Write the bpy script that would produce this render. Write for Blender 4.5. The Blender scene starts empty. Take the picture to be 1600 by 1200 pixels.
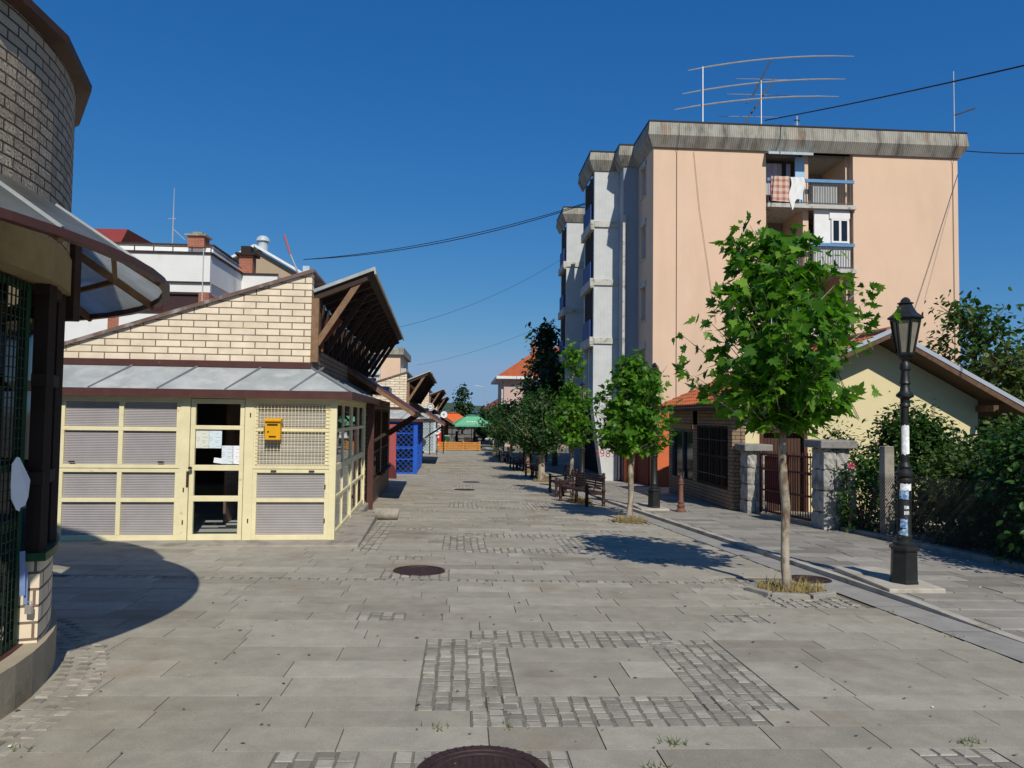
import bpy, bmesh, math, random
import numpy as np
from mathutils import Vector, Matrix
random.seed(7)
rng = np.random.default_rng(7)
SC = bpy.context.scene
COL = SC.collection
R = math.radians

# ------------------------------------------------------------------ ground height
def gz(x, y):
    x = max(-9.0, min(13.0, x))
    if y < 26: z = -0.0245 * y
    elif y < 36: t = y - 26; z = -0.637 - 0.0245 * (t - t * t / 20)
    else: z = -0.7595
    fx = 1.0 if y < 30 else max(0.0, 1 - (y - 30) / 20)
    return z - 0.0125 * x * fx

# ------------------------------------------------------------------ materials
MATS = {}
class NT:
    def __init__(s, name):
        s.m = bpy.data.materials.new(name); s.m.use_nodes = True
        s.t = s.m.node_tree; s.t.nodes.clear()
        s.out = s.n('ShaderNodeOutputMaterial')
    def n(s, typ, **kw):
        nd = s.t.nodes.new(typ)
        for k, v in kw.items():
            if k.startswith('i_'): nd.inputs[k[2:].replace('_', ' ')].default_value = v
            else: setattr(nd, k, v)
        return nd
    def l(s, a, b): s.t.links.new(a, b)
    def noise(s, scale, vec=None, detail=4, rough=.6):
        nd = s.n('ShaderNodeTexNoise'); nd.inputs['Scale'].default_value = scale
        nd.inputs['Detail'].default_value = detail; nd.inputs['Roughness'].default_value = rough
        if vec is not None: s.l(vec, nd.inputs['Vector'])
        return nd
    def coord(s, kind='Object'):
        return s.n('ShaderNodeTexCoord').outputs[kind]
    def mapping(s, vec, scale=(1, 1, 1), loc=(0, 0, 0), rot=(0, 0, 0)):
        mp = s.n('ShaderNodeMapping'); s.l(vec, mp.inputs['Vector'])
        mp.inputs['Scale'].default_value = scale; mp.inputs['Location'].default_value = loc; mp.inputs['Rotation'].default_value = rot
        return mp.outputs['Vector']
    def ramp(s, fac, stops):
        r = s.n('ShaderNodeValToRGB'); s.l(fac, r.inputs['Fac'])
        e = r.color_ramp.elements
        while len(e) < len(stops): e.new(.5)
        for i, (p, c) in enumerate(stops):
            e[i].position = p
            e[i].color = (c[0], c[1], c[2], 1) if hasattr(c, '__len__') else (c, c, c, 1)
        return r.outputs['Color']
    def mix(s, fac, a, b, blend='MIX'):
        mx = s.n('ShaderNodeMix', data_type='RGBA', blend_type=blend)
        for sock, v in ((mx.inputs[0], fac), (mx.inputs[6], a), (mx.inputs[7], b)):
            if hasattr(v, 'is_linked') or hasattr(v, 'links'): s.l(v, sock)
            elif hasattr(v, '__len__'): sock.default_value = (v[0], v[1], v[2], 1)
            else: sock.default_value = v
        return mx.outputs[2]
    def math(s, op, a, b=None):
        nd = s.n('ShaderNodeMath', operation=op)
        for i, v in enumerate((a, b)):
            if v is None: continue
            if hasattr(v, 'links'): s.l(v, nd.inputs[i])
            else: nd.inputs[i].default_value = v
        return nd.outputs[0]
    def bump(s, h, strength=.3, dist=.01):
        b = s.n('ShaderNodeBump'); b.inputs['Strength'].default_value = strength; b.inputs['Distance'].default_value = dist
        s.l(h, b.inputs['Height']); return b.outputs['Normal']
    def bsdf(s, col, rough=.8, metal=0, normal=None, spec=.3, **kw):
        p = s.n('ShaderNodeBsdfPrincipled')
        for nm, v in (('Base Color', col), ('Roughness', rough), ('Metallic', metal), ('Specular IOR Level', spec)):
            if hasattr(v, 'links'): s.l(v, p.inputs[nm])
            elif nm == 'Base Color': p.inputs[nm].default_value = (v[0], v[1], v[2], 1)
            else: p.inputs[nm].default_value = v
        if normal is not None: s.l(normal, p.inputs['Normal'])
        s.l(p.outputs[0], s.out.inputs[0]); return p

def surf(name, col, rough=.8, var=.18, scale=6, bump=.15, metal=0, spec=.3, dirt=None, dirt_scale=2.5, dirt_lo=.52, dirt_hi=.72, streak=1.0, bscale=None):
    if name in MATS: return MATS[name]
    t = NT(name); c = t.coord()
    n1 = t.noise(scale, c); f = t.ramp(n1.outputs[0], [(.25, 1 - var), (.75, 1 + var)])
    colr = t.mix(1.0, col, f, 'MULTIPLY')
    if dirt is not None:
        v = t.mapping(c, (1, 1, 1 / streak)) if streak != 1 else c
        n2 = t.noise(dirt_scale, v, 6, .65)
        colr = t.mix(t.ramp(n2.outputs[0], [(dirt_lo, 0.0), (dirt_hi, 1.0)]), colr, dirt)
    n3 = t.noise(bscale or scale * 12, c, 3)
    t.bsdf(colr, rough, metal, t.bump(n3.outputs[0], bump, .01) if bump else None, spec)
    MATS[name] = t.m; return t.m

def brick(name, c1, c2, mortar, bw=.38, bh=.104, ms=.008, rough=.85, stain=None, wavy=False):
    t = NT(name); uv = t.n('ShaderNodeUVMap').outputs[0]
    b = t.n('ShaderNodeTexBrick'); t.l(uv, b.inputs['Vector'])
    b.inputs['Scale'].default_value = 1; b.inputs['Brick Width'].default_value = bw; b.inputs['Row Height'].default_value = bh
    b.inputs['Mortar Size'].default_value = ms; b.inputs['Mortar Smooth'].default_value = .15; b.inputs['Bias'].default_value = -.1
    b.inputs['Color1'].default_value = (*c1, 1); b.inputs['Color2'].default_value = (*c2, 1); b.inputs['Mortar'].default_value = (*mortar, 1)
    n = t.noise(3.5, uv); col = t.mix(1.0, b.outputs[0], t.ramp(n.outputs[0], [(.3, .86), (.7, 1.1)]), 'MULTIPLY')
    if stain is not None:
        n2 = t.noise(1.1, uv, 5); col = t.mix(t.ramp(n2.outputs[0], [(.55, 0.), (.75, .7)]), col, stain)
    hf = t.math('MULTIPLY', b.outputs[1], -1.0)
    if wavy:
        w = t.n('ShaderNodeTexWave', bands_direction='DIAGONAL'); w.inputs['Scale'].default_value = 14; w.inputs['Distortion'].default_value = 9
        w.inputs['Detail'].default_value = 3; t.l(uv, w.inputs['Vector']); hf = t.math('ADD', hf, t.math('MULTIPLY', w.outputs[1], .55))
    n3 = t.noise(60, uv, 3); hf = t.math('ADD', hf, t.math('MULTIPLY', n3.outputs[0], .25))
    t.bsdf(col, rough, 0, t.bump(hf, .6, .008), .2); return t.m

def stripes(name, col, dark, scale, axis='y', rough=.5, bump=.5, var=.1, metal=0, stain=None):
    """corrugated sheet; the stripes run along the other UV axis"""
    t = NT(name); uv = t.n('ShaderNodeUVMap').outputs[0]
    w = t.n('ShaderNodeTexWave', bands_direction='Y' if axis == 'y' else 'X'); w.inputs['Scale'].default_value = scale
    t.l(uv, w.inputs['Vector'])
    n = t.noise(2.2, uv); c = t.mix(t.ramp(w.outputs[1], [(.1, 0.0), (.5, 1.0)]), dark, col)
    c = t.mix(1.0, c, t.ramp(n.outputs[0], [(.3, 1 - var), (.7, 1 + var)]), 'MULTIPLY')
    if stain is not None:
        for (cc, sx, lo, hi, k) in stain:
            v = t.mapping(uv, (sx, .55, 1)); n2 = t.noise(1.0, v, 6, .7)
            c = t.mix(t.ramp(n2.outputs[0], [(lo, 0.0), (hi, k)]), c, cc)
    t.bsdf(c, rough, metal, t.bump(w.outputs[1], bump, .01), .3); return t.m

def glass(name, tint=(.93, .95, .94), rough=.02, fac=.16, gl=.55):
    t = NT(name); tr = t.n('ShaderNodeBsdfTransparent'); tr.inputs[0].default_value = (*tint, 1)
    g = t.n('ShaderNodeBsdfGlossy'); g.inputs['Roughness'].default_value = rough; g.inputs[0].default_value = (.9, .92, .95, 1)
    lw = t.n('ShaderNodeLayerWeight'); fr = t.math('POWER', lw.outputs['Facing'], 4.0)
    n = t.noise(1.3, t.coord(), 2); t.l(t.bump(n.outputs[0], .04, .05), g.inputs['Normal'])
    mx = t.n('ShaderNodeMixShader'); t.l(t.math('ADD', t.math('MULTIPLY', fr, .9), .045), mx.inputs[0])
    t.l(tr.outputs[0], mx.inputs[1]); t.l(g.outputs[0], mx.inputs[2]); t.l(mx.outputs[0], t.out.inputs[0]); return t.m

def leafmat(name, dark, mid, light, trans=.35, gloss=.25):
    t = NT(name); at = t.n('ShaderNodeAttribute', attribute_name='tint')
    c = t.ramp(at.outputs['Fac'], [(.0, dark), (.55, mid), (1., light)])
    d = t.n('ShaderNodeBsdfPrincipled'); t.l(c, d.inputs['Base Color']); d.inputs['Roughness'].default_value = .42; d.inputs['Specular IOR Level'].default_value = gloss
    tr = t.n('ShaderNodeBsdfTranslucent'); t.l(t.mix(1.0, c, (1.5, 1.75, .6), 'MULTIPLY'), tr.inputs[0])
    mx = t.n('ShaderNodeMixShader'); mx.inputs[0].default_value = trans
    t.l(d.outputs[0], mx.inputs[1]); t.l(tr.outputs[0], mx.inputs[2]); t.l(mx.outputs[0], t.out.inputs[0]); return t.m

def tinted(name, lo, hi, rough=.85, scale=7, bump=.35, stains=()):
    """stone whose tone differs from piece to piece (face attribute 'tint')"""
    t = NT(name); at = t.n('ShaderNodeAttribute', attribute_name='tint'); c = t.coord()
    col = t.ramp(at.outputs['Fac'], [(0., lo), (1., hi)])
    n = t.noise(scale, c, 5); col = t.mix(1.0, col, t.ramp(n.outputs[0], [(.3, .86), (.7, 1.12)]), 'MULTIPLY')
    nb = t.noise(160, c, 3); col = t.mix(1.0, col, t.ramp(nb.outputs[0], [(.35, .82), (.65, 1.14)]), 'MULTIPLY')
    for (cc, s, lo_, hi_) in stains:
        n2 = t.noise(s, c, 6, .6); col = t.mix(t.ramp(n2.outputs[0], [(lo_, 0.0), (hi_, .75)]), col, cc)
    h = t.math('ADD', t.math('MULTIPLY', nb.outputs[0], .5), t.noise(35, c, 4).outputs[0])
    t.bsdf(col, rough, 0, t.bump(h, bump, .006), .25); return t.m

# ------------------------------------------------------------------ mesh builder
class MB:
    def __init__(s): s.v = []; s.f = []; s.uv = {}
    def add(s, vs, fs, uvs=None):
        o = len(s.v); s.v += [tuple(p) for p in vs]
        for i, f in enumerate(fs):
            if uvs is not None: s.uv[len(s.f)] = uvs[i]
            s.f.append(tuple(o + k for k in f))
    def box(s, x0, x1, y0, y1, z0, z1):
        s.add([(x0, y0, z0), (x1, y0, z0), (x1, y1, z0), (x0, y1, z0), (x0, y0, z1), (x1, y0, z1), (x1, y1, z1), (x0, y1, z1)],
              [(0, 3, 2, 1), (4, 5, 6, 7), (0, 1, 5, 4), (1, 2, 6, 5), (2, 3, 7, 6), (3, 0, 4, 7)]); return s
    def obox(s, c, size, rz=0, mat=None):
        h = [k / 2 for k in size]; M = mat or Matrix.Rotation(rz, 3, 'Z'); c = Vector(c)
        P = [(-1, -1, -1), (1, -1, -1), (1, 1, -1), (-1, 1, -1), (-1, -1, 1), (1, -1, 1), (1, 1, 1), (-1, 1, 1)]
        s.add([c + M @ Vector((p[0] * h[0], p[1] * h[1], p[2] * h[2])) for p in P],
              [(0, 3, 2, 1), (4, 5, 6, 7), (0, 1, 5, 4), (1, 2, 6, 5), (2, 3, 7, 6), (3, 0, 4, 7)]); return s
    def beam(s, p, q, w, h, up=(0, 0, 1)):
        p, q, up = Vector(p), Vector(q), Vector(up); d = (q - p); L = d.length; d.normalize()
        if abs(d.dot(up)) > .98: up = Vector((1, 0, 0))
        a = d.cross(up).normalized(); b = a.cross(d).normalized()
        s.obox((p + q) / 2, (w, L, h), mat=Matrix((a, d, b)).transposed()); return s
    def tube(s, pts, radii, n=8, cap=True):
        pts = [Vector(p) for p in pts]
        if not hasattr(radii, '__len__'): radii = [radii] * len(pts)
        vs = []; fs = []; ref = Vector((.31, .17, .93))
        for i, p in enumerate(pts):
            d = (pts[min(i + 1, len(pts) - 1)] - pts[max(i - 1, 0)]).normalized()
            r0 = ref if abs(d.dot(ref)) < .95 else Vector((1, 0, 0))
            a = d.cross(r0).normalized(); b = d.cross(a)
            for k in range(n):
                t = 2 * math.pi * k / n; vs.append(p + (a * math.cos(t) + b * math.sin(t)) * radii[i])
        for i in range(len(pts) - 1):
            for k in range(n):
                k2 = (k + 1) % n; fs.append((i * n + k, i * n + k2, (i + 1) * n + k2, (i + 1) * n + k))
        if cap: fs.append(tuple(range(n - 1, -1, -1))); fs.append(tuple((len(pts) - 1) * n + k for k in range(n)))
        s.add(vs, fs); return s
    def lathe(s, prof, n=20, c=(0, 0, 0), a0=0.):
        vs = []; fs = []
        for (r, z) in prof:
            for k in range(n):
                t = a0 + 2 * math.pi * k / n; vs.append((c[0] + r * math.cos(t), c[1] + r * math.sin(t), c[2] + z))
        for i in range(len(prof) - 1):
            for k in range(n):
                k2 = (k + 1) % n; fs.append((i * n + k, i * n + k2, (i + 1) * n + k2, (i + 1) * n + k))
        fs.append(tuple(range(n - 1, -1, -1))); fs.append(tuple((len(prof) - 1) * n + k for k in range(n)))
        s.add(vs, fs); return s
    def prism(s, poly, vec):
        n = len(poly); v = Vector(vec); P = [Vector(p) for p in poly]
        s.add(P + [p + v for p in P], [tuple(range(n - 1, -1, -1)), tuple(range(n, 2 * n))] + [(i, (i + 1) % n, n + (i + 1) % n, n + i) for i in range(n)]); return s
    def poly(s, pts): s.add(pts, [tuple(range(len(pts)))]); return s
    def slab(s, quad, th):
        """four corners of a sheet, thickened downwards along its normal"""
        q = [Vector(p) for p in quad]; n = (q[1] - q[0]).cross(q[2] - q[1]).normalized()
        if n.z < 0: n = -n
        return s.prism(q, -n * th)
    def arc(s, c, r0, r1, a0, a1, z0, z1, n=24, uvr=None):
        """ring segment with thickness and metre UVs (angles in degrees)"""
        for i in range(n):
            A = R(a0 + (a1 - a0) * i / n); B = R(a0 + (a1 - a0) * (i + 1) / n)
            vs = []
            for (r, z) in ((r0, z0), (r1, z0), (r1, z1), (r0, z1)):
                for t in (A, B): vs.append((c[0] + r * math.cos(t), c[1] + r * math.sin(t), z))
            fs = [(0, 1, 3, 2), (2, 3, 5, 4), (4, 5, 7, 6), (6, 7, 1, 0)]
            u0, u1 = A * r1, B * r1
            uv = [[(u0, 0), (u1, 0), (u1, .1), (u0, .1)], [(u0, z0), (u1, z0), (u1, z1), (u0, z1)], [(u0, 0), (u1, 0), (u1, .1), (u0, .1)], [(u0, z1), (u1, z1), (u1, z0), (u0, z0)]]
            if i == 0: fs.append((0, 2, 4, 6)); uv.append([(0, z0), (r1 - r0, z0), (r1 - r0, z1), (0, z1)])
            if i == n - 1: fs.append((1, 7, 5, 3)); uv.append([(0, z0), (0, z1), (r1 - r0, z1), (r1 - r0, z0)])
            s.add(vs, fs, uv)
        return s
    def build(s, name, mat, parent=None, world=False, smooth=False, bevel=0, tint=None, fix=True):
        off = Vector((0, 0, 0))
        if parent is not None and world:
            r = parent
            while r.parent: r = r.parent
            off = r.location
        me = bpy.data.meshes.new(name)
        me.from_pydata([(p[0] - off.x, p[1] - off.y, p[2] - off.z) for p in s.v], [], s.f)
        uvl = me.uv_layers.new(name='UVMap'); data = np.zeros(len(me.loops) * 2, 'f')
        for p in me.polygons:
            given = s.uv.get(p.index); n = p.normal
            ax = max(range(3), key=lambda k: abs(n[k]))
            for j, li in enumerate(p.loop_indices):
                if given: u = given[j]
                else:
                    c = me.vertices[me.loops[li].vertex_index].co
                    u = (c.y, c.z) if ax == 0 else ((c.x, c.z) if ax == 1 else (c.x, c.y))
                data[li * 2] = u[0]; data[li * 2 + 1] = u[1]
        uvl.data.foreach_set('uv', data)
        if fix:
            bm = bmesh.new(); bm.from_mesh(me); bmesh.ops.recalc_face_normals(bm, faces=bm.faces); bm.to_mesh(me); bm.free()
        if tint is not None:
            a = me.attributes.new('tint', 'FLOAT', 'FACE'); a.data.foreach_set('value', np.array(tint, 'f'))
        if smooth:
            me.polygons.foreach_set('use_smooth', [True] * len(me.polygons))
            try: me.set_sharp_from_angle(angle=R(38))
            except Exception: pass
        me.materials.append(mat)
        o = bpy.data.objects.new(name, me); COL.objects.link(o)
        if parent is not None: o.parent = parent
        if bevel:
            b = o.modifiers.new('bevel', 'BEVEL'); b.width = bevel; b.segments = 2; b.limit_method = 'ANGLE'; b.angle_limit = R(40)
        return o

def thing(name, label, cat, loc=(0, 0, 0), rz=0, group=None):
    o = bpy.data.objects.new(name, None); COL.objects.link(o); o.empty_display_size = .2
    o.location = loc; o.rotation_euler = (0, 0, rz); o['label'] = label; o['category'] = cat
    if group: o['group'] = group
    return o
def tag(o, label, cat, group=None):
    o['label'] = label; o['category'] = cat
    if group: o['group'] = group
    return o
def kind(o, k, label=None, cat=None):
    o['kind'] = k
    if label: o['label'] = label
    if cat: o['category'] = cat
    return o
def copy_tree(o, parent=None):
    c = o.copy(); COL.objects.link(c)
    if parent is not None: c.parent = parent
    for ch in list(o.children): copy_tree(ch, c)
    return c

# ------------------------------------------------------------------ palette
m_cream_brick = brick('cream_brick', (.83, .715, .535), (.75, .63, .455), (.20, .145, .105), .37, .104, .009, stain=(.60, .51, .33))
m_shade_brick = brick('shaded_tan_brick', (.31, .225, .145), (.25, .175, .11), (.09, .07, .055), .28, .085, .01)  # tan brick with the shade of the street-side walls put into its colour
m_round_brick = brick('rough_face_brick', (.47, .39, .28), (.36, .29, .20), (.08, .06, .045), .185, .064, .0065, wavy=True, stain=(.28, .20, .13))
m_red_brick = brick('red_brick', (.42, .12, .055), (.34, .09, .045), (.30, .24, .2), .25, .075, .01)
m_yellow = surf('cream_yellow_paint', (.77, .70, .43), .55, .08, 5, .06, dirt=(.40, .31, .16), dirt_scale=8, dirt_lo=.63, dirt_hi=.78)
m_corr = stripes('corrugated_sheet', (.365, .345, .34), (.30, .28, .28), 13, 'y', .55, .6)
m_zinc = surf('zinc_sheet', (.34, .37, .365), .6, .2, 2.0, .12, metal=.1, dirt=(.46, .475, .45), dirt_scale=3.2, dirt_lo=.46, dirt_hi=.66)
m_zincdark = surf('zinc_seam', (.20, .22, .23), .55, .2, 4, .1, metal=.2)
m_brownmetal = surf('brown_painted_metal', (.085, .035, .030), .5, .2, 5, .08, dirt=(.35, .33, .32), dirt_scale=14, dirt_lo=.68, dirt_hi=.74)
m_brownroof = stripes('brown_roof_sheet', (.135, .055, .05), (.08, .035, .03), 8, 'x', .55, .5)
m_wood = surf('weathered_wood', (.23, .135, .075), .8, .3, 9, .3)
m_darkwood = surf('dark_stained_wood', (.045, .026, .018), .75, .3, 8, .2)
m_redwood = surf('red_stained_wood', (.22, .06, .025), .7, .2, 8, .2)
m_conc = surf('old_concrete', (.33, .30, .25), .9, .2, 3, .4, dirt=(.13, .125, .085), dirt_scale=2.2, dirt_lo=.5, dirt_hi=.7)
m_concpale = surf('pale_concrete', (.44, .41, .345), .9, .15, 4, .3, dirt=(.24, .21, .14), dirt_scale=3)
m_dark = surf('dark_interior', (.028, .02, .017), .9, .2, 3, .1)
m_interior = surf('brown_interior', (.20, .125, .095), .85, .25, 2, .1)
m_intfloor = surf('interior_floor', (.52, .52, .50), .7, .15, 3, .1)
m_glass = glass('window_glass')
m_darkglass = surf('dark_glazing', (.012, .014, .017), .08, .2, 2, 0, spec=.6)
m_blue = surf('blue_paint', (.018, .10, .50), .45, .15, 5, .06)
m_greypaint = surf('grey_paint', (.45, .52, .55), .5, .1, 5, .06)
m_green = surf('green_paint', (.014, .075, .032), .5, .25, 6, .08)
m_white = surf('white_paint', (.78, .78, .76), .6, .06, 4, .05)
m_paper = surf('paper', (.80, .82, .84), .8, .03, 6, .03)
m_black = surf('black_cast_iron', (.016, .018, .017), .42, .3, 9, .18, spec=.4)
m_rustbrown = surf('brown_cast_iron', (.16, .075, .05), .6, .25, 12, .2)
m_bench = surf('maroon_bench_paint', (.042, .021, .019), .55, .3, 8, .15)
m_manhole = surf('manhole_iron', (.055, .032, .028), .55, .3, 20, .3, metal=.2)
m_wire = surf('black_cable', (.012, .012, .014), .6, .1, 5, 0)
m_alu = surf('aluminium', (.62, .60, .56), .4, .15, 6, 0, metal=.6)
m_bark = surf('tree_bark', (.40, .345, .265), .9, .3, 12, .7, dirt=(.17, .12, .075), dirt_scale=6, dirt_lo=.46, dirt_hi=.58, streak=2.2)
m_darkbark = surf('dark_bark', (.13, .095, .065), .9, .3, 12, .6)

# ------------------------------------------------------------------ world, sun, camera
W = bpy.data.worlds.new('World'); SC.world = W; W.use_nodes = True
wt = W.node_tree; bg = wt.nodes['Background']
sky = wt.nodes.new('ShaderNodeTexSky'); sky.sky_type = 'NISHITA'; sky.sun_disc = False
SUN_EL, SUN_AZ = R(43), Vector((.235, -.972))
sky.sun_elevation = SUN_EL; sky.sun_rotation = math.atan2(SUN_AZ.x, SUN_AZ.y)
sky.altitude = 600; sky.air_density = 1.0; sky.dust_density = .1; sky.ozone_density = 3.6
# the camera's rendering of a clear sky: per-channel contrast, soft ceiling
sep = wt.nodes.new('ShaderNodeSeparateColor'); cmb = wt.nodes.new('ShaderNodeCombineColor'); wt.links.new(sky.outputs[0], sep.inputs[0])
for i, (k, g, top) in enumerate(((.195, 1.42, 2.35), (.82, .78, 3.8), (2.15, .5, 5.9))):
    p_ = wt.nodes.new('ShaderNodeMath'); p_.operation = 'POWER'; p_.inputs[1].default_value = g; wt.links.new(sep.outputs[i], p_.inputs[0])
    q_ = wt.nodes.new('ShaderNodeMath'); q_.operation = 'MULTIPLY'; q_.inputs[1].default_value = k; wt.links.new(p_.outputs[0], q_.inputs[0])
    r_ = wt.nodes.new('ShaderNodeMath'); r_.operation = 'SMOOTH_MIN'; r_.inputs[1].default_value = top; r_.inputs[2].default_value = top * .25; wt.links.new(q_.outputs[0], r_.inputs[0])
    wt.links.new(r_.outputs[0], cmb.inputs[i])
wt.links.new(cmb.outputs[0], bg.inputs['Color'])
bg.inputs['Strength'].default_value = .10
sun = bpy.data.lights.new('sun', 'SUN'); sun.energy = 4.25; sun.angle = R(.53); sun.color = (1, .93, .82)
so = bpy.data.objects.new('sun', sun); COL.objects.link(so)
sd = Vector((SUN_AZ.x * math.cos(SUN_EL), SUN_AZ.y * math.cos(SUN_EL), math.sin(SUN_EL)))
so.rotation_euler = sd.to_track_quat('Z', 'Y').to_euler(); so.location = (6, -10, 20)
cam = bpy.data.cameras.new('camera'); co = bpy.data.objects.new('camera', cam); COL.objects.link(co)
cam.sensor_width = 36; cam.lens = 1155 / 1600 * 36; cam.clip_end = 6000; cam.clip_start = .05
co.matrix_world = Matrix.Translation((0, 0, 1.65)) @ (Matrix.Rotation(-R(3.86), 4, 'Z') @ Matrix.Rotation(math.pi / 2 + R(2.55), 4, 'X') @ Matrix.Rotation(.0125, 4, 'Z'))
SC.camera = co
SC.view_settings.view_transform = 'Standard'; SC.view_settings.look = 'None'; SC.view_settings.exposure = -.05; SC.view_settings.gamma = 1
SC.cycles.max_bounces = 8; SC.cycles.transparent_max_bounces = 16
SC.cycles.use_denoising = True

# ------------------------------------------------------------------ ground
def terrain():
    xs = [-1500, -400, -120, -50, -25] + [-9 + i * 1.0 for i in range(0, 23)] + [25, 50, 120, 400, 1500]
    ys = [-300, -60, -15, -4] + [i * 1.5 for i in range(0, 40)] + [70, 90, 130, 200, 400, 900, 1600]
    mb = MB(); nx = len(xs)
    mb.add([(x, y, gz(x, y) - .012) for y in ys for x in xs], [(j * nx + i, j * nx + i + 1, (j + 1) * nx + i + 1, (j + 1) * nx + i) for j in range(len(ys) - 1) for i in range(nx - 1)])
    return mb.build('ground', surf('ground_dirt', (.17, .155, .12), .95, .25, 3, .5, dirt=(.075, .085, .035), dirt_scale=1.2), fix=False)
kind(terrain(), 'structure')

strip_l = lambda y: 4.70 - .066 * y if y < 22 else 3.25
strip_r = lambda y: 5.25 - .080 * y if y < 19 else 3.73
EDGES = [4.27, 4.52, 4.77, 5.13, 5.49, 5.85, 6.09, 6.36, 6.66, 6.97, 7.28, 7.6, 7.9, 8.18, 8.44, 8.58, 8.88, 9.2, 9.52, 9.84, 10.16]
PER = 6.2
COB = []
for k in range(-2, 9):
    o = k * PER
    COB += [(.08, 1.84, 4.27 + o, 4.77 + o, 0), (-.25, .38, 4.52 + o, 6.09 + o, 1), (1.53, 2.11, 4.52 + o, 6.09 + o, 1), (.10, 1.76, 5.85 + o, 6.36 + o, 0),
            (-.9, -.48, 6.66 + o, 6.97 + o, 0), (2.37, 2.84, 6.66 + o, 6.97 + o, 0), (-4.5, 4.6, 8.44 + o, 8.58 + o, 0), (-.92, -.5, 9.84 + o, 10.16 + o, 0), (2.46, 2.92, 9.84 + o, 10.16 + o, 0)]
COB += [(-.32, .58, 3.32, 3.96, 0), (-.9, -.12, 8.58, 9.2, 0)]
m_slab = tinted('granite_slab', (.285, .26, .202), (.40, .372, .298), .82, 5, .22, [((.16, .13, .095), .55, .56, .74), ((.25, .165, .085), .7, .58, .8), ((.10, .085, .065), 5.5, .70, .8)])
m_cob = tinted('granite_cobble', (.225, .208, .172), (.41, .38, .315), .85, 9, .5, [((.12, .12, .07), 1.6, .55, .75)])

def stone(mb, tints, x0, x1, y0, y1, h, inset, dz, tilt=0):
    z = [gz(x, y) + dz for x, y in ((x0, y0), (x1, y0), (x1, y1), (x0, y1))]
    xi0, xi1, yi0, yi1 = x0 + inset, x1 - inset, y0 + inset, y1 - inset
    t = [random.uniform(-tilt, tilt) for _ in range(4)]
    mb.add([(x0, y0, z[0] - h), (x1, y0, z[1] - h), (x1, y1, z[2] - h), (x0, y1, z[3] - h),
            (xi0, yi0, z[0] + t[0]), (xi1, yi0, z[1] + t[1]), (xi1, yi1, z[2] + t[2]), (xi0, yi1, z[3] + t[3])],
           [(4, 5, 6, 7), (0, 1, 5, 4), (1, 2, 6, 5), (2, 3, 7, 6), (3, 0, 4, 7)])
    v = min(1, max(0, random.gauss(.52, .25))); tints += [v] * 5

def paving():
    mb = MB(); T = []
    ys = []
    for k in range(-2, 9): ys += [e + k * PER for e in EDGES]
    ys = sorted(ys)
    for y0, y1 in zip(ys[:-1], ys[1:]):
        if y0 < -5: continue
        ym = (y0 + y1) / 2
        holes = sorted([(a, b) for (a, b, c, d, _) in COB if c - .02 < ym < d + .02])
        holes += [(3.02 - .04 * ym + .5, 4.3)] if 7.25 < ym < 8.75 else []
        holes += [(2.9, 3.65)] if 14.1 < ym < 15.2 else []
        holes += [(-1.5, -1.16)] if 10.5 < ym < 14.1 else []
        spans = []; cur = -6.5
        for a, b in sorted(holes):
            if a > cur: spans.append((cur, a))
            cur = max(cur, b)
        end = strip_l(ym) - .012
        if cur < end: spans.append((cur, end))
        for a, b in spans:
            b = min(b, end); x = a
            if b - a < .03: continue
            first = random.uniform(.3, 1.1)
            while x < b - .02:
                L = first if x == a else random.choice([.8, .9, .95, 1.05, 1.15, .62])
                x2 = min(b, x + L)
                if b - x2 < .22: x2 = b
                stone(mb, T, x + .0018, x2 - .0018, y0 + .0015, y1 - .0015, .02, .002, random.uniform(-.001, .001), .0005)
                x = x2
    return mb.build('paving', m_slab, tint=T, fix=False)
kind(paving(), 'structure')

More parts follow.
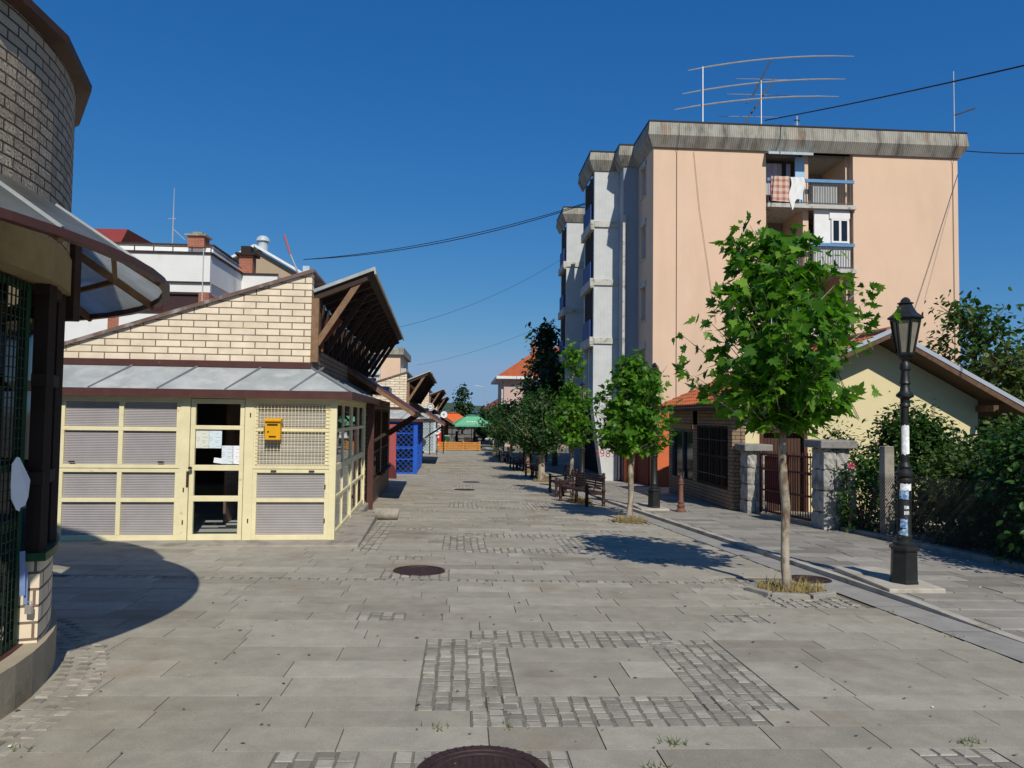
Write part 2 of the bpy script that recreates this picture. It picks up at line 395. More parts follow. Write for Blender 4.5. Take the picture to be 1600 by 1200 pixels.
def cobbles():
    mb = MB(); T = []
    def fill(x0, x1, y0, y1, mode):
        s = .105
        if mode == 0: nx = max(1, round((x1 - x0) / s)); ny = max(1, round((y1 - y0) / s))
        else: nx = max(1, round((x1 - x0) / s)); ny = max(1, round((y1 - y0) / s))
        dx, dy = (x1 - x0) / nx, (y1 - y0) / ny
        for i in range(nx):
            sh = random.uniform(-.045, .045)
            for j in range(ny):
                g = random.uniform(.0015, .007); jx = random.uniform(-.005, .005); jy = random.uniform(-.004, .004)
                ya = y0 + j * dy + (sh if 0 < j else 0); yb = y0 + (j + 1) * dy + (sh if j < ny - 1 else 0)
                stone(mb, T, x0 + i * dx + g + jx, x0 + (i + 1) * dx - g + jx, ya + g * .6 + jy, yb - g * .6 + jy, .02, .008, random.uniform(-.003, .002), .002)
    for (a, b, c, d, m) in COB:
        if c < -5 or (c > 32 and b - a > 3): continue
        b2 = min(b, strip_l(c) - .06); a2 = max(a, -4.3)
        fill(a2, b2, c, d, m)
    fill(-1.5, -1.16, 10.55, 14.1, 1)                       # gutter beside the yellow kiosk
    fill(2.95, strip_l(8) - .05, 7.28, 8.72, 0); fill(2.9, 3.62, 14.1, 15.2, 0)
    for k in range(46):                                       # ring of setts round the brick rotunda
        a = R(-30 + k * 2.1)
        for q in range(3):
            r = 2.70 + q * .11; x, y = -5.17 + r * math.cos(a), 4.3 + r * math.sin(a)
            stone(mb, T, x - .045, x + .045, y - .04, y + .04, .02, .012, .006 + random.uniform(-.004, .003), .004)
    j = MB()
    def bed(x0, x1, y0, y1): j.add([(x, y, gz(x, y) - .0045) for x, y in ((x0, y0), (x1, y0), (x1, y1), (x0, y1))], [(0, 1, 2, 3)])
    for (a, b, c, d, m) in COB:
        if -5 < c < 32 and b - a < 3: bed(a, min(b, strip_l(c) - .06), c, d)
        elif -5 < c < 32:
            for q in range(8): bed(-4.3 + q, min(-3.3 + q, strip_l(c) - .06), c, d)
    kind(j.build('joint_sand', surf('joint_sand', (.20, .185, .145), .95, .3, 30, .4, dirt=(.10, .11, .05), dirt_scale=3), fix=False), 'structure')
    return mb.build('cobble_setts', m_cob, tint=T, fix=False)
kind(cobbles(), 'structure')

def strip():
    mb = MB(); T = []
    y = -4.5
    while y < 40:
        L = random.uniform(.9, 1.1); y2 = y + L
        q = [(strip_l(y + .004), y + .004), (strip_r(y + .004), y + .004), (strip_r(y2 - .004), y2 - .004), (strip_l(y2 - .004), y2 - .004)]
        mb.add([(a, b, gz(a, b) + .004) for a, b in q], [(0, 1, 2, 3)]); T.append(random.uniform(.35, .6)); y = y2
    return mb.build('drain_strip', tinted('smooth_concrete', (.26, .25, .225), (.36, .345, .31), .85, 4, .15), tint=T, fix=False)
kind(strip(), 'structure')

KERB = .06
def lift(y): return KERB * min(1, max(0, (y - 6.0) / 1.7)) if y < 24 else KERB * .3
def sidewalk():
    mb = MB(); T = []
    y = -4.5; k = 0
    while y < 40:
        d = random.choice([.3, .33, .36]); y2 = y + d; x = strip_r(y) + .04 + (.06 if y > 24 else 0)
        h = lift(y); x += random.uniform(0, .25); xa = strip_r(y) + .085
        while x < 9.0:
            stone(mb, T, xa + .004, x - .004, y + .003, y2 - .003, .02, .003, h + random.uniform(-.002, .002), .001); xa = x; x += random.choice([.55, .7, .85, 1.])
        y = y2
    return mb.build('sidewalk', tinted('sidewalk_slab', (.22, .205, .175), (.36, .34, .295), .85, 4, .3, [((.16, .15, .11), .7, .55, .75)]), tint=T, fix=False)
kind(sidewalk(), 'structure')
def kerb():
    mb = MB(); y = -4.5
    while y < 23:
        y2 = min(23, y + 1.0); xa, xb = strip_r(y) - .01, strip_r(y2) - .01
        a, b = gz(xa, y), gz(xb, y2)
        q = [(xa, y + .004, a + lift(y) + .002), (xa + .1, y + .004, a + lift(y) + .003), (xb + .1, y2 - .004, b + lift(y2) + .003), (xb, y2 - .004, b + lift(y2) + .002)]
        mb.prism(q, (0, 0, -.09)); y = y2
    return mb.build('kerb', m_concpale)
kind(kerb(), 'structure')
for (x, y) in ((5.0, 8.08), (4.38, 16.6)):
    z = gz(x, y); kind(MB().box(x - .36, x + .28, y - .3, y + .9, z - .1, z + .105).build('kerb_pad', m_concpale, bevel=.012), 'structure')

# ================================================================== the row of brick kiosks on the left
def lattice(mb, u0, u1, v, z0, z1, step, r=.006, axis='u'):
    """diamond lattice of thin bars in the plane v (or u) = const"""
    w, h = u1 - u0, z1 - z0; n = int((w + h) / step) + 1
    P = (lambda a, z: (a, v, z)) if axis == 'u' else (lambda a, z: (v, a, z))
    for i in range(n + 1):
        d = i * step
        a0, b0 = (d, 0) if d <= w else (w, d - w); a1, b1 = (0, d) if d <= h else (d - h, h)
        for m in (0, 1):
            f = (lambda a: u0 + a) if m == 0 else (lambda a: u1 - a)
            p, q = P(f(a0), z0 + b0), P(f(a1), z0 + b1)
            if (Vector(p) - Vector(q)).length > .03: mb.beam(p, q, r * 2, r * 2)

def kiosk(label, loc, rz, style, group):
    t = thing('brick_kiosk', label, 'kiosk', loc, rz, group)
    paint = {'yellow': m_yellow, 'blue': m_blue, 'grey': m_greypaint, 'white': m_white}[style]
    near = style == 'yellow'
    # plinth, interior
    mb = MB(); mb.box(-4.4, .45, -.5, 3.2, -.7, .05); mb.box(-4.4, .12, 3.2, 5.1, -.9, .025)
    mb.build('plinth', m_conc, t, bevel=.02)
    mb = MB(); mb.box(-4.0, -3.95, .05, 4.7, .03, 2.3); mb.box(-4.0, -.1, 4.66, 4.7, .03, 2.3); mb.box(-4.0, -.02, .55, 4.7, 2.3, 2.36); mb.box(-2.0, -1.96, 1.6, 4.6, .05, 2.3)
    mb.build('interior_wall', m_interior, t)
    mb = MB().box(-3.95, -.06, .06, 4.66, .02, .055); mb.build('interior_floor', m_intfloor, t)
    mb = MB(); mb.box(-1.0, -.35, 2.2, 3.4, .055, .85); mb.box(-1.05, -.3, 2.15, 3.45, .85, .9); mb.build('counter', m_interior, t)
    # glazed front of painted steel
    Z = [(.03, .12), (.60, .655), (1.03, 1.14), (1.63, 1.685), (2.05, 2.12)]
    cells = [(Z[i][1], Z[i + 1][0]) for i in range(4)]
    MBp = MB(); 
    for u0, u1 in ((-3.92, -3.86), (-2.19, -2.06), (-1.28, -1.15), (-.05, .05)): MBp.box(u0, u1, -.04, .04, .02, 2.12)
    MBp.box(-3.92, .05, -.045, .045, 2.12, 2.2); MBp.box(-.04, .04, .04, 4.8, 2.12, 2.2); MBp.box(-.03, .03, 4.72, 4.78, .02, 2.12); MBp.box(-.025, .025, 2.31, 2.37, .02, 2.12)
    MBp.build('front_frame', paint, t, bevel=.004)
    def window(u0, u1, cols, fill, axis='u', zz=Z, rows=4):
        f = MB(); y0, y1 = (-.032, .032) if axis == 'u' else (-.014, .014); e_, m_ = (.06, .032) if axis == 'u' else (.04, .018)
        bx = (lambda a0, a1, b0, b1, z0, z1: f.box(a0, a1, b0, b1, z0, z1)) if axis == 'u' else (lambda a0, a1, b0, b1, z0, z1: f.box(-b1, -b0, a0, a1, z0, z1))
        for (z0, z1) in zz: 
            if z1 - z0 > .09 and z0 > .5 and axis == 'u':
                bx(u0, u1, y0, y1, z0, (z0 + z1) / 2 - .004); bx(u0, u1, y0, y1, (z0 + z1) / 2 + .004, z1)
            else: bx(u0, u1, y0, y1, z0, z1)
        w = (u1 - u0) / cols
        for k in range(cols + 1):
            c = u0 + k * w
            for (z0, z1) in [(zz[i][1], zz[i + 1][0]) for i in range(rows)]:
                if k == 0: bx(c, c + e_, y0, y1, z0, z1)
                elif k == cols: bx(c - e_, c, y0, y1, z0, z1)
                else: bx(c - m_, c + m_, y0, y1, z0, z1)
        fo = f.build('window', paint, t, bevel=.004)
        p = MB()
        for (z0, z1) in [(zz[i][1], zz[i + 1][0]) for i in range(rows)]:
            for k in range(cols):
                a0 = u0 + k * w + (e_ if k == 0 else m_); a1 = u0 + (k + 1) * w - (e_ if k == cols - 1 else m_)
                if axis == 'u': p.box(a0, a1, .006, .012, z0, z1)
                else: p.box(-.012, -.006, a0, a1, z0, z1)
        if fill == 'lattice':
            p.build('pane', m_darkglass if style == 'blue' else surf('grey_panel', (.36, .42, .44), .6, .1, 4, .05), fo); g = MB()
            lattice(g, u0 + .05, u1 - .05, -.05, .12, 2.05, .21, .007, axis); 
            if axis == 'v': g = MB(); lattice(g, u0 + .05, u1 - .05, .05, .12, 2.05, .21, .007, 'v')
            g.build('lattice_grille', paint, fo)
        else:
            p.build('corrugated_panel' if fill == 'corr' else 'pane', m_corr if fill == 'corr' else m_glass, fo)
        return fo
    fill = 'corr' if near else ('corr' if style == 'white' else 'lattice')
    window(-3.86, -2.19, 2, fill); wb = window(-1.15, -.05, 1, fill)
    sidefill = 'glass' if near else ('lattice' if style == 'blue' else 'corr')
    window(.05, 2.3, 2, sidefill, 'v'); window(2.38, 4.72, 2, sidefill, 'v')
    # door
    f = MB()
    for (z0, z1) in ((.04, .13), (.61, .69), (1.06, 1.14), (1.66, 1.72), (2.04, 2.11)): f.box(-2.05, -1.29, -.03, .03, z0, z1)
    for (z0, z1) in ((.13, .61), (.69, 1.06), (1.14, 1.66), (1.72, 2.04)): f.box(-2.05, -1.985, -.03, .03, z0, z1); f.box(-1.35, -1.29, -.03, .03, z0, z1)
    d = f.build('door', paint, t, bevel=.004)
    p = MB()
    for (z0, z1) in ((.13, .61), (.69, 1.06), (1.14, 1.66), (1.72, 2.04)): p.box(-1.985, -1.35, .004, .010, z0, z1)
    p.build('pane', m_glass, d)
    if near:
        h = MB(); h.tube([(-2.02, -.03, 1.10), (-2.02, -.085, 1.10)], .012); h.lathe([(.005, 0), (.028, .01), (.028, .03), (.005, .045)], 12, (-2.02, -.10, 1.08)); h.box(-2.085, -2.055, -.05, -.04, .82, 1.05)
        h.build('handle', m_manhole, d)
        g = MB()                                             # welded grille over the right hand upper window
        for k in range(22): u = -1.10 + k * .0495; g.box(u - .003, u + .003, -.054, -.048, 1.14, 2.06)
        for k in range(17): z = 1.16 + k * .0545; g.box(-1.12, -.05, -.048, -.042, z - .003, z + .003)
        g.build('wire_grille', m_yellow, wb)
        for (u, z) in ((-3.68, 1.17), (-2.45, 1.17), (-.85, 1.05), (-.3, 1.05)): MB().box(u - .04, u + .04, -.05, -.03, z, z + .02).build('hinge', m_manhole, t)
        for (u, z) in ((-2.12, .75), (-2.12, .28), (-1.2, 1.85), (-1.2, .3), (-.1, .8), (-.1, .3)): MB().box(u - .008, u + .008, -.05, -.03, z, z + .06).build('hinge', m_manhole, t)
    # lean-to sheet metal roof with hips, flashing and gutter
    ze, zf = 2.24, 2.62; EV = -.15; mb = MB()
    mb.slab([(-4.55, EV, ze), (.25, EV, ze), (-.43, .48, zf), (-4.2, .48, zf)], .02)
    mb.slab([(.25, EV, ze), (.25, 5.15, ze), (-.43, 5.15, zf), (-.43, .48, zf)], .02)
    mb.slab([(-4.55, EV, ze), (-4.2, .48, zf), (-4.2, 3, zf), (-4.55, 3, ze)], .02)
    lr = mb.build('lean_to_roof', m_zinc, t)
    for u in (-3.45, -2.5, -1.55, -.62): MB().beam((u - .0, EV + .01, ze + .012), (u + .38, .47, zf + .012), .022, .022).build('roof_seam', m_zincdark, lr)
    for v in (1.0, 1.95, 2.9, 3.85, 4.8): MB().beam((.24, v, ze + .012), (-.42, v, zf + .012), .022, .022).build('roof_seam', m_zincdark, lr)
    MB().beam((.25, EV, ze + .01), (-.43, .48, zf + .01), .03, .02).build('hip_seam', m_zincdark, lr)
    mb = MB(); mb.box(-4.58, .28, EV - .035, EV, ze - .11, ze + .005); mb.box(.25, .285, EV, 5.15, ze - .11, ze + .005)
    mb.box(-4.5, .25, EV, .04, ze - .075, ze - .05); mb.box(.05, .25, .04, 5.15, ze - .075, ze - .05)
    mb.build('fascia', m_brownmetal, t)
    mb = MB(); mb.box(-4.2, -.43, .44, .496, zf - .01, zf + .085); mb.build('flashing', m_brownmetal, t)
    # brick core: street gable, side wall below the clerestory, back
    mb = MB()
    mb.prism([(-6.6, .5, -.5), (-4.0, .5, -.5), (-4.0, .5, 2.36), (-.45, .5, 2.36), (-.45, .5, 4.13), (-6.6, .5, 2.045)], (0, .2, 0))
    mb.build('gable_wall', m_cream_brick, t)
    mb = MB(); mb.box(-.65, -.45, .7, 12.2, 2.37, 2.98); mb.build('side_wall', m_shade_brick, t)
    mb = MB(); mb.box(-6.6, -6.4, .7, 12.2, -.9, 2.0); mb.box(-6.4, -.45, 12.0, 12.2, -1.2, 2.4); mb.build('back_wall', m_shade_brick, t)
    sl = .339; mb = MB()
    mb.slab([(-6.75, .45, 4.15 - sl * 6.3 + .035), (-.42, .45, 4.185), (-.42, 10.8, 4.185), (-6.75, 10.8, 4.15 - sl * 6.3 + .035)], .055)
    mb.build('main_roof', surf('faded_brown_metal', (.17, .11, .09), .6, .25, 5, .1, dirt=(.34, .30, .27), dirt_scale=5, dirt_lo=.52, dirt_hi=.66), t)
    mb = MB(); mb.slab([(-6.75, 10.8, 2.0), (-.46, 10.8, 3.0), (-.46, 12.25, 3.0), (-6.75, 12.25, 2.0)], .1); mb.box(-.47, .05, 11.9, 13.6, 2.55, 2.8); mb.build('rear_roof', m_zinc, t)
    # clerestory with timber posts under the upturned wing roof
    mb = MB(); mb.box(-.62, -.6, .7, 10.7, 2.98, 4.05); mb.build('clerestory_glazing', m_darkglass, t)
    for k in range(18):
        v = .74 + k * .58; MB().box(-.56 if k else -.46, -.46 if k else -.33, v - .05, v + .05, 2.86, 3.8).build('clerestory_post', m_darkwood, t)
    mb = MB(); mb.box(-.44, -.33, .46, .58, 2.72, 3.72); mb.build('corner_post', m_wood, t)
    wr = MB(); wi, wo = (-.42, 3.80), (.50, 4.18)
    wr.slab([(wi[0], .42, wi[1] + .05), (wo[0], .42, wo[1] + .05), (wo[0], 10.8, wo[1] + .05), (wi[0], 10.8, wi[1] + .05)], .05)
    wr.prism([(wo[0] + .0, .42, wo[1] + .06), (wo[0] + .03, .42, wo[1] + .05), (wo[0] + .05, .42, wo[1] - .06), (wo[0] + .02, .42, wo[1] - .06)], (0, 10.38, 0))
    wr = wr.build('wing_roof', m_zinc, t)
    for k in range(18):
        v = .5 + k * .6; MB().beam((wi[0] + .02, v, wi[1] - .06), (wo[0] - .1, v, wo[1] - .10), .06, .10).build('rafter', m_darkwood, wr)
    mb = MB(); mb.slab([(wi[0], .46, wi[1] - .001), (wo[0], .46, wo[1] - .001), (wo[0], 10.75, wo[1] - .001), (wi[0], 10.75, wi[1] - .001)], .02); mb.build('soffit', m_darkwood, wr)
    for k in range(10):
        v = .52 + k * 1.12
        mb = MB(); mb.beam((-.36, v, 3.0), (.28, v, 4.02), .05, .09); mb.build('strut', m_wood if k == 0 else m_darkwood, t)
    mb = MB(); mb.beam((-.42, 1.3, 2.95), (-.42, 1.3, 3.5), .05, .09); mb.beam((-.38, 1.3, 3.15), (-.1, 1.3, 3.5), .05, .09); mb.build('brace', m_redwood, t)
    # shop front under the brown porch roof
    sx = 0 if near else .32
    mb = MB(); mb.box(-.1 - sx, .1 - sx, 5.2, 12.0, -1.1, .42); mb.box(-.1 - sx, .1 - sx, 5.2, 5.5, .42, 2.3); mb.box(-.1 - sx, .1 - sx, 11.4, 12.0, .42, 2.3); mb.box(-.1 - sx, .1 - sx, 8.3, 8.65, .42, 2.3); mb.box(-.1 - sx, .1 - sx, 5.5, 11.4, 2.05, 2.3)
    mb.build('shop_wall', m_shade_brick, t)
    for (a, b) in ((5.5, 8.3), (8.65, 11.4)):
        f = MB(); n = 4; w = (b - a) / n
        for k in range(n + 1): c = min(max(a + k * w, a + .03), b - .03); f.box(.02 - sx, .09 - sx, c - .035, c + .035, .42, 2.05)
        for z in (.45, 1.02, 2.02): f.box(.03 - sx, .085 - sx, a, b, z - .03, z + .03)
        f.box(.02 - sx, .2 - sx, a, b, .36, .42)
        fo = f.build('shop_window', m_darkwood, t); MB().box(.035 - sx, .042 - sx, a, b, .42, 2.05).build('pane', m_glass, fo)
    MB().box(-.7 - sx, -.65 - sx, 5.3, 12.0, -.4, 2.3).build('shop_interior', m_dark, t)
    if near: mb = MB(); mb.box(.08, .2, 4.84, 4.98, -.5, 2.15); mb.tube([(.14, 4.91, .62), (.14, 4.91, .66)], .075); mb.build('downpipe', m_brownmetal, t)
    pr = MB(); pr.slab([(-.5, 5.4, 3.02), (1.05, 5.4, 2.0), (1.05, 12.0, 2.0), (-.5, 12.0, 3.02)], .03); pr = pr.build('porch_roof', m_brownroof, t)
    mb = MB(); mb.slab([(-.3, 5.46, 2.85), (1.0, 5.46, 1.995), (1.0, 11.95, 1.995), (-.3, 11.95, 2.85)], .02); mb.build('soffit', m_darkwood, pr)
    mb = MB(); mb.beam((-.45, 5.42, 2.90), (1.04, 5.42, 1.92), .04, .085); mb.build('bargeboard', m_wood, pr); mb = MB(); mb.beam((-.45, 11.98, 2.90), (1.04, 11.98, 1.92), .04, .085); mb.box(1.0, 1.07, 5.46, 11.94, 1.87, 1.97); mb.build('gutter', m_darkwood, pr)
    for v in (6.2, 9.0, 11.9):
        mb = MB(); mb.beam((.1, v, 1.3), (1.0, v, 1.9), .05, .07); mb.build('bracket', m_darkwood, t)
    return t

R2 = R(2)
kiosk('cream brick kiosk with pale yellow glazed front and zinc lean-to roof', (-1.91, 11.24, -.25), R2, 'yellow', 'brick kiosks with upturned wing roofs')
kiosk('brick kiosk with a bright blue lattice front, beyond the yellow one', (-1.80, 29.8, -.72), R(.6), 'blue', 'brick kiosks with upturned wing roofs')
kiosk('brick kiosk with a pale grey lattice front, beyond the blue one', (-1.72, 48.4, -.76), R(.3), 'grey', 'brick kiosks with upturned wing roofs')
kiosk('farthest small brick kiosk behind the round signs', (-1.8, 67.0, -.76), 0, 'white', 'brick kiosks with upturned wing roofs')

def kp(u, v, z):                                            # a point of the yellow kiosk in world space
    c, s = math.cos(R2), math.sin(R2); return (-1.91 + u * c - v * s, 11.24 + u * s + v * c, z - .25)

# letter box on the grille
t = thing('letter_box', 'yellow metal letter box hung on the wire grille', 'letter box', kp(-.85, -.12, 1.52), R2)
mb = MB(); mb.prism([(-.11, .06, 0), (-.11, -.06, 0), (-.11, -.075, .27), (-.11, .06, .30)], (.22, 0, 0)); mb.build('body', surf('post_yellow', (.80, .40, .012), .45, .08, 6, .05), t, bevel=.008)
MB().obox((0, -.02, .295), (.25, .17, .035), mat=Matrix.Rotation(.12, 3, 'X')).build('lid', MATS['post_yellow'], t, bevel=.006)
mb = MB(); mb.box(-.075, .075, -.082, -.07, .215, .235); mb.box(-.05, .05, -.075, -.06, .045, .06); mb.lathe([(.012, 0), (.012, .01), (.004, .012)], 10, (-.06, -.075, .12)); mb.build('slot', m_black, t)

def sheet(label, u, z, w, h, tilt=0, lines=True, tone=(.80, .82, .84), v=-.006):
    t = NT('printed_paper'); uv = t.n('ShaderNodeUVMap').outputs[0]
    sp = t.n('ShaderNodeSeparateXYZ'); t.l(uv, sp.inputs[0])
    y = t.math('MULTIPLY', sp.outputs[1], 38.0); yy = t.math('FRACT', y)
    row = t.noise(1.0, t.mapping(uv, (9, 38, 1)), 1)
    m = t.math('MULTIPLY', t.math('LESS_THAN', yy, .35), t.math('GREATER_THAN', row.outputs[0], .5))
    col = t.mix(t.math('MULTIPLY', m, .45 if lines else 0), tone, (.12, .12, .15)); t.bsdf(col, .8)
    mb = MB(); mb.obox((0, 0, 0), (w, .0015, h), mat=Matrix.Rotation(tilt, 3, 'Y')); o = mb.build('paper_notice', t.m)
    o.location = kp(u, v, z); o.rotation_euler = (0, 0, R2); tag(o, label, 'notice', 'paper notices taped inside the glass door'); return o
sheet('cream printed notice at the upper left of the door pane', -1.885, 1.515, .185, .26, tone=(.70, .72, .62))
sheet('pale blue printed notice next to the cream one on the door', -1.70, 1.515, .18, .26, tone=(.66, .76, .80))
sheet('pale grey notice low in the door pane, next to the white one', -1.52, 1.29, .17, .27, tone=(.70, .77, .80))
sheet('bright white notice with a small mark at the right of the door pane', -1.405, 1.29, .11, .27, tone=(.86, .87, .90))
sheet('small tilted paper slip below the other notices on the door', -1.655, 1.205, .12, .075, .12, False, v=-.0075)

# fallen concrete bollard stub beside the gutter
mb = MB(); mb.tube([(-1.62, 14.28, gz(-1.6, 14.3) + .105), (-1.60, 14.28, gz(-1.6, 14.3) + .11), (-1.2, 14.33, gz(-1.2, 14.3) + .11), (-1.17, 14.33, gz(-1.2, 14.3) + .105)], [.09, .11, .11, .09], 18)
tag(mb.build('concrete_cylinder', m_conc, smooth=True), 'short concrete cylinder lying beside the yellow kiosk plinth', 'concrete block')
# red partition between the shop and the blue front
t = thing('red_partition', 'tall plain red partition board beside the blue lattice front', 'partition', (-2.62, 27.6, -.70))
MB().box(-.5, .22, 0, .06, .0, 2.02).build('board', surf('faded_red_paint', (.38, .085, .085), .6, .12, 3, .1), t)
MB().prism([(-.5, -.5, 0), (.3, -.5, 0), (.3, -.5, .2), (.22, -.5, .5), (.05, -.5, .65), (-.5, -.5, .65)], (0, .06, 0)).build('porch_shadow_board', surf('shadowed_red', (.10, .022, .022), .6), t)  # dark board shaped as the porch's shadow on the partition

# ================================================================== brick rotunda at the left edge
CX, CY, RW = -5.17, 4.3, 2.62
t = thing('round_kiosk', 'round rough brick kiosk with glass canopy and dark grille', 'kiosk', (CX, CY, -.06))
rk = t; c0 = (CX, CY, 0)
def A(deg, r, z): return (CX + r * math.cos(R(deg)), CY + r * math.sin(R(deg)), z)
MB().arc(c0, RW - .22, RW, -120, 200, 2.72, 3.96, 64).build('drum_wall', m_round_brick, t, world=True)
MB().arc(c0, RW - .25, RW + .015, -120, 200, 2.47, 2.72, 64).build('lintel_band', surf('yellowed_concrete', (.30, .24, .13), .9, .2, 4, .3, dirt=(.12, .10, .05), dirt_scale=2), t, world=True)
MB().arc(c0, RW - .24, RW + .01, -120, 200, -.3, .185, 64).build('plinth', surf('rotunda_plinth', (.36, .31, .22), .9, .15, 3, .3, dirt=(.22, .18, .1), dirt_scale=2), t, world=True)
MB().arc(c0, RW - .24, RW - .03, 14.3, 75, .185, .70, 24).build('parapet_wall', m_cream_brick, t, world=True)
MB().arc(c0, RW - .27, RW + .005, 13.8, 75, .70, .75, 24).build('sill', m_green, t, world=True)
cop = MB()
for i in range(20):
    a0, a1 = -120 + i * 16, -120 + (i + 1) * 16
    q = lambda a, r, z: A(a, r, z)
    cop.add([q(a0, 2.60, 3.90), q(a1, 2.60, 3.90), q(a1, 2.715, 3.94), q(a0, 2.715, 3.94), q(a0, 2.45, 4.03), q(a1, 2.45, 4.03), q(a1, 2.72, 3.985), q(a0, 2.72, 3.985)],
            [(0, 1, 2, 3), (4, 7, 6, 5), (3, 2, 6, 7), (0, 4, 5, 1)])
cop.build('coping', surf('rusty_coping', (.075, .035, .024), .6, .3, 6, .15, dirt=(.22, .085, .035), dirt_scale=2.2, dirt_lo=.6, dirt_hi=.75), t, world=True)
# glazed canopy ring with timber ribs
m_poly = NT('polycarbonate'); n_ = m_poly
uvn = n_.n('ShaderNodeUVMap').outputs[0]; wv = n_.n('ShaderNodeTexWave', bands_direction='X'); wv.inputs['Scale'].default_value = 14; n_.l(uvn, wv.inputs['Vector'])
dn = n_.noise(2.0, n_.coord(), 5); pc = n_.mix(n_.ramp(dn.outputs[0], [(.4, 0.), (.7, 1.)]), (.50, .54, .55), (.36, .36, .32))
pd = n_.n('ShaderNodeBsdfPrincipled'); n_.l(n_.mix(1.0, pc, (.42, .45, .47), 'MULTIPLY'), pd.inputs['Base Color']); pd.inputs['Roughness'].default_value = .25; n_.l(n_.bump(wv.outputs[1], .25, .005), pd.inputs['Normal'])
ptr = n_.n('ShaderNodeBsdfTranslucent'); n_.l(n_.mix(1.0, pc, (1.6, 1.55, 1.5), 'MULTIPLY'), ptr.inputs[0]); ptp = n_.n('ShaderNodeBsdfTransparent'); ptp.inputs[0].default_value = (.8, .83, .85, 1)
mxa = n_.n('ShaderNodeMixShader'); mxa.inputs[0].default_value = .62; n_.l(pd.outputs[0], mxa.inputs[1]); n_.l(ptr.outputs[0], mxa.inputs[2])
mxb = n_.n('ShaderNodeMixShader'); mxb.inputs[0].default_value = .16; n_.l(mxa.outputs[0], mxb.inputs[1]); n_.l(ptp.outputs[0], mxb.inputs[2]); n_.l(mxb.outputs[0], n_.out.inputs[0])
cg = MB(); zi, zo, ro = 2.95, 2.53, 3.25
na = 24
for i in range(na):
    a0, a1 = -100 + i * 11.25, -100 + (i + 1) * 11.25
    vs = [A(a0, RW, zi), A(a1, RW, zi), A(a1, ro, zo), A(a0, ro, zo)]; vs2 = [(x, y, z + .012) for x, y, z in vs]
    uvq = [(R(a0) * 3, 0), (R(a1) * 3, 0), (R(a1) * 3, .75), (R(a0) * 3, .75)]
    cg.add(vs + vs2, [(0, 1, 2, 3), (7, 6, 5, 4)], [uvq, uvq[::-1]])
cgo = cg.build('canopy', m_poly.m, t, world=True, fix=False)
rb = []
for i in range(0, na + 1, 2):
    a = -100 + i * 11.25; rb.append(MB().beam(A(a, RW - .02, zi - .035), A(a, ro, zo - .03), .04, .05))
for i in range(0, na, 2):
    a0, a1 = -100 + i * 11.25, -100 + (i + 2) * 11.25
    rb.append(MB().beam(A(a0, RW + .34, 2.68), A(a1, RW + .34, 2.68), .03, .04))
for b_ in rb: b_.build('rib', m_wood, cgo, world=True)
rm = MB()
rm.arc(c0, ro - .03, ro + .02, -100, 170, zo - .03, zo + .014, 48)
rm.build('rim', m_brownmetal, cgo, world=True)
for i in range(0, na + 1, 2):
    a = -100 + i * 11.25; MB().beam(A(a, RW, zi + .022), A(a, ro, zo + .022), .02, .015).build('glazing_bar', m_zinc, cgo, world=True)
for a in (27,):
    MB().beam(A(a, RW + .0, 2.3), A(a, RW + .0, 3.0), .09, .12).build('canopy_post', m_darkwood, t, world=True)
# recessed dark window frames, drum core and the green mesh door
MB().arc(c0, 2.0, 2.12, -120, 200, .18, 2.5, 40).build('core_wall', m_dark, t, world=True)
fr = MB()
for a in (15.5, 24, 33, 42, 51): fr.beam(A(a, 2.55, .74), A(a, 2.55, 2.48), .09, .09)
for z in (1.22, 1.85, 2.44): fr.arc(c0, 2.50, 2.59, 14, 60, z - .04, z + .04, 12)
fo = fr.build('window', m_dark, t, world=True)
MB().arc(c0, 2.525, 2.535, 15, 60, .75, 2.45, 14).build('pane', m_darkglass, fo, world=True)
dr = MB()
for a in (-46, -16, 13): dr.beam(A(a, 2.46, .19), A(a, 2.46, 2.45), .05, .05)
for z in (.21, .95, 1.30, 2.43): dr.arc(c0, 2.44, 2.48, -60, 13, z - .02, z + .02, 16)
do = dr.build('door', m_green, t, world=True)
MB().arc(c0, 2.36, 2.37, -60, 13, .19, 2.45, 16).build('pane', m_darkglass, do, world=True)
g = MB()
for k in range(46): a = -46 + k * 1.29; g.beam(A(a, 2.485, .2), A(a, 2.485, 2.45), .007, .007)
for k in range(36):
    z = .24 + k * .062
    g.arc(c0, 2.478, 2.485, -46, 12.5, z - .0035, z + .0035, 12)
g.build('mesh_grille', surf('dull_green_wire', (.022, .04, .028), .6, .2, 9, 0), do, world=True)
MB().arc(c0, 2.33, 2.52, -60, 13.8, .15, .192, 16).build('threshold', m_brownmetal, t, world=True)
# torn paper stuck on the mesh, blue strip below
mb = MB(); pp = []
for (a, z, dr_) in ((8.2, 1.33, .0), (9.0, 1.37, .01), (9.6, 1.365, .015), (12.2, 1.22, .04), (11.6, 1.17, .045), (11.0, 1.12, .05), (10.3, 1.07, .045), (9.7, 1.06, .03), (9.4, 1.04, .03), (9.0, 1.05, .02), (8.4, 1.12, .0), (8.1, 1.2, .0)): pp.append(A(a, 2.50 + dr_, z))
mb.prism(pp, (.003, 0, 0)); tag(mb.build('torn_paper', m_paper), 'torn white paper sheet stuck on the dark mesh door', 'paper')
mb = MB(); mb.beam(A(12.6, 2.52, .50), A(11.9, 2.52, .78), .03, .005, A(12, 1, 0)); mb.beam(A(13.2, 2.53, .44), A(13.0, 2.53, .66), .02, .005, A(12, 1, 0))
tag(mb.build('blue_strip', surf('pale_blue_plastic', (.20, .28, .50), .6)), 'pale blue plastic strip tucked in the mesh door', 'plastic strip')
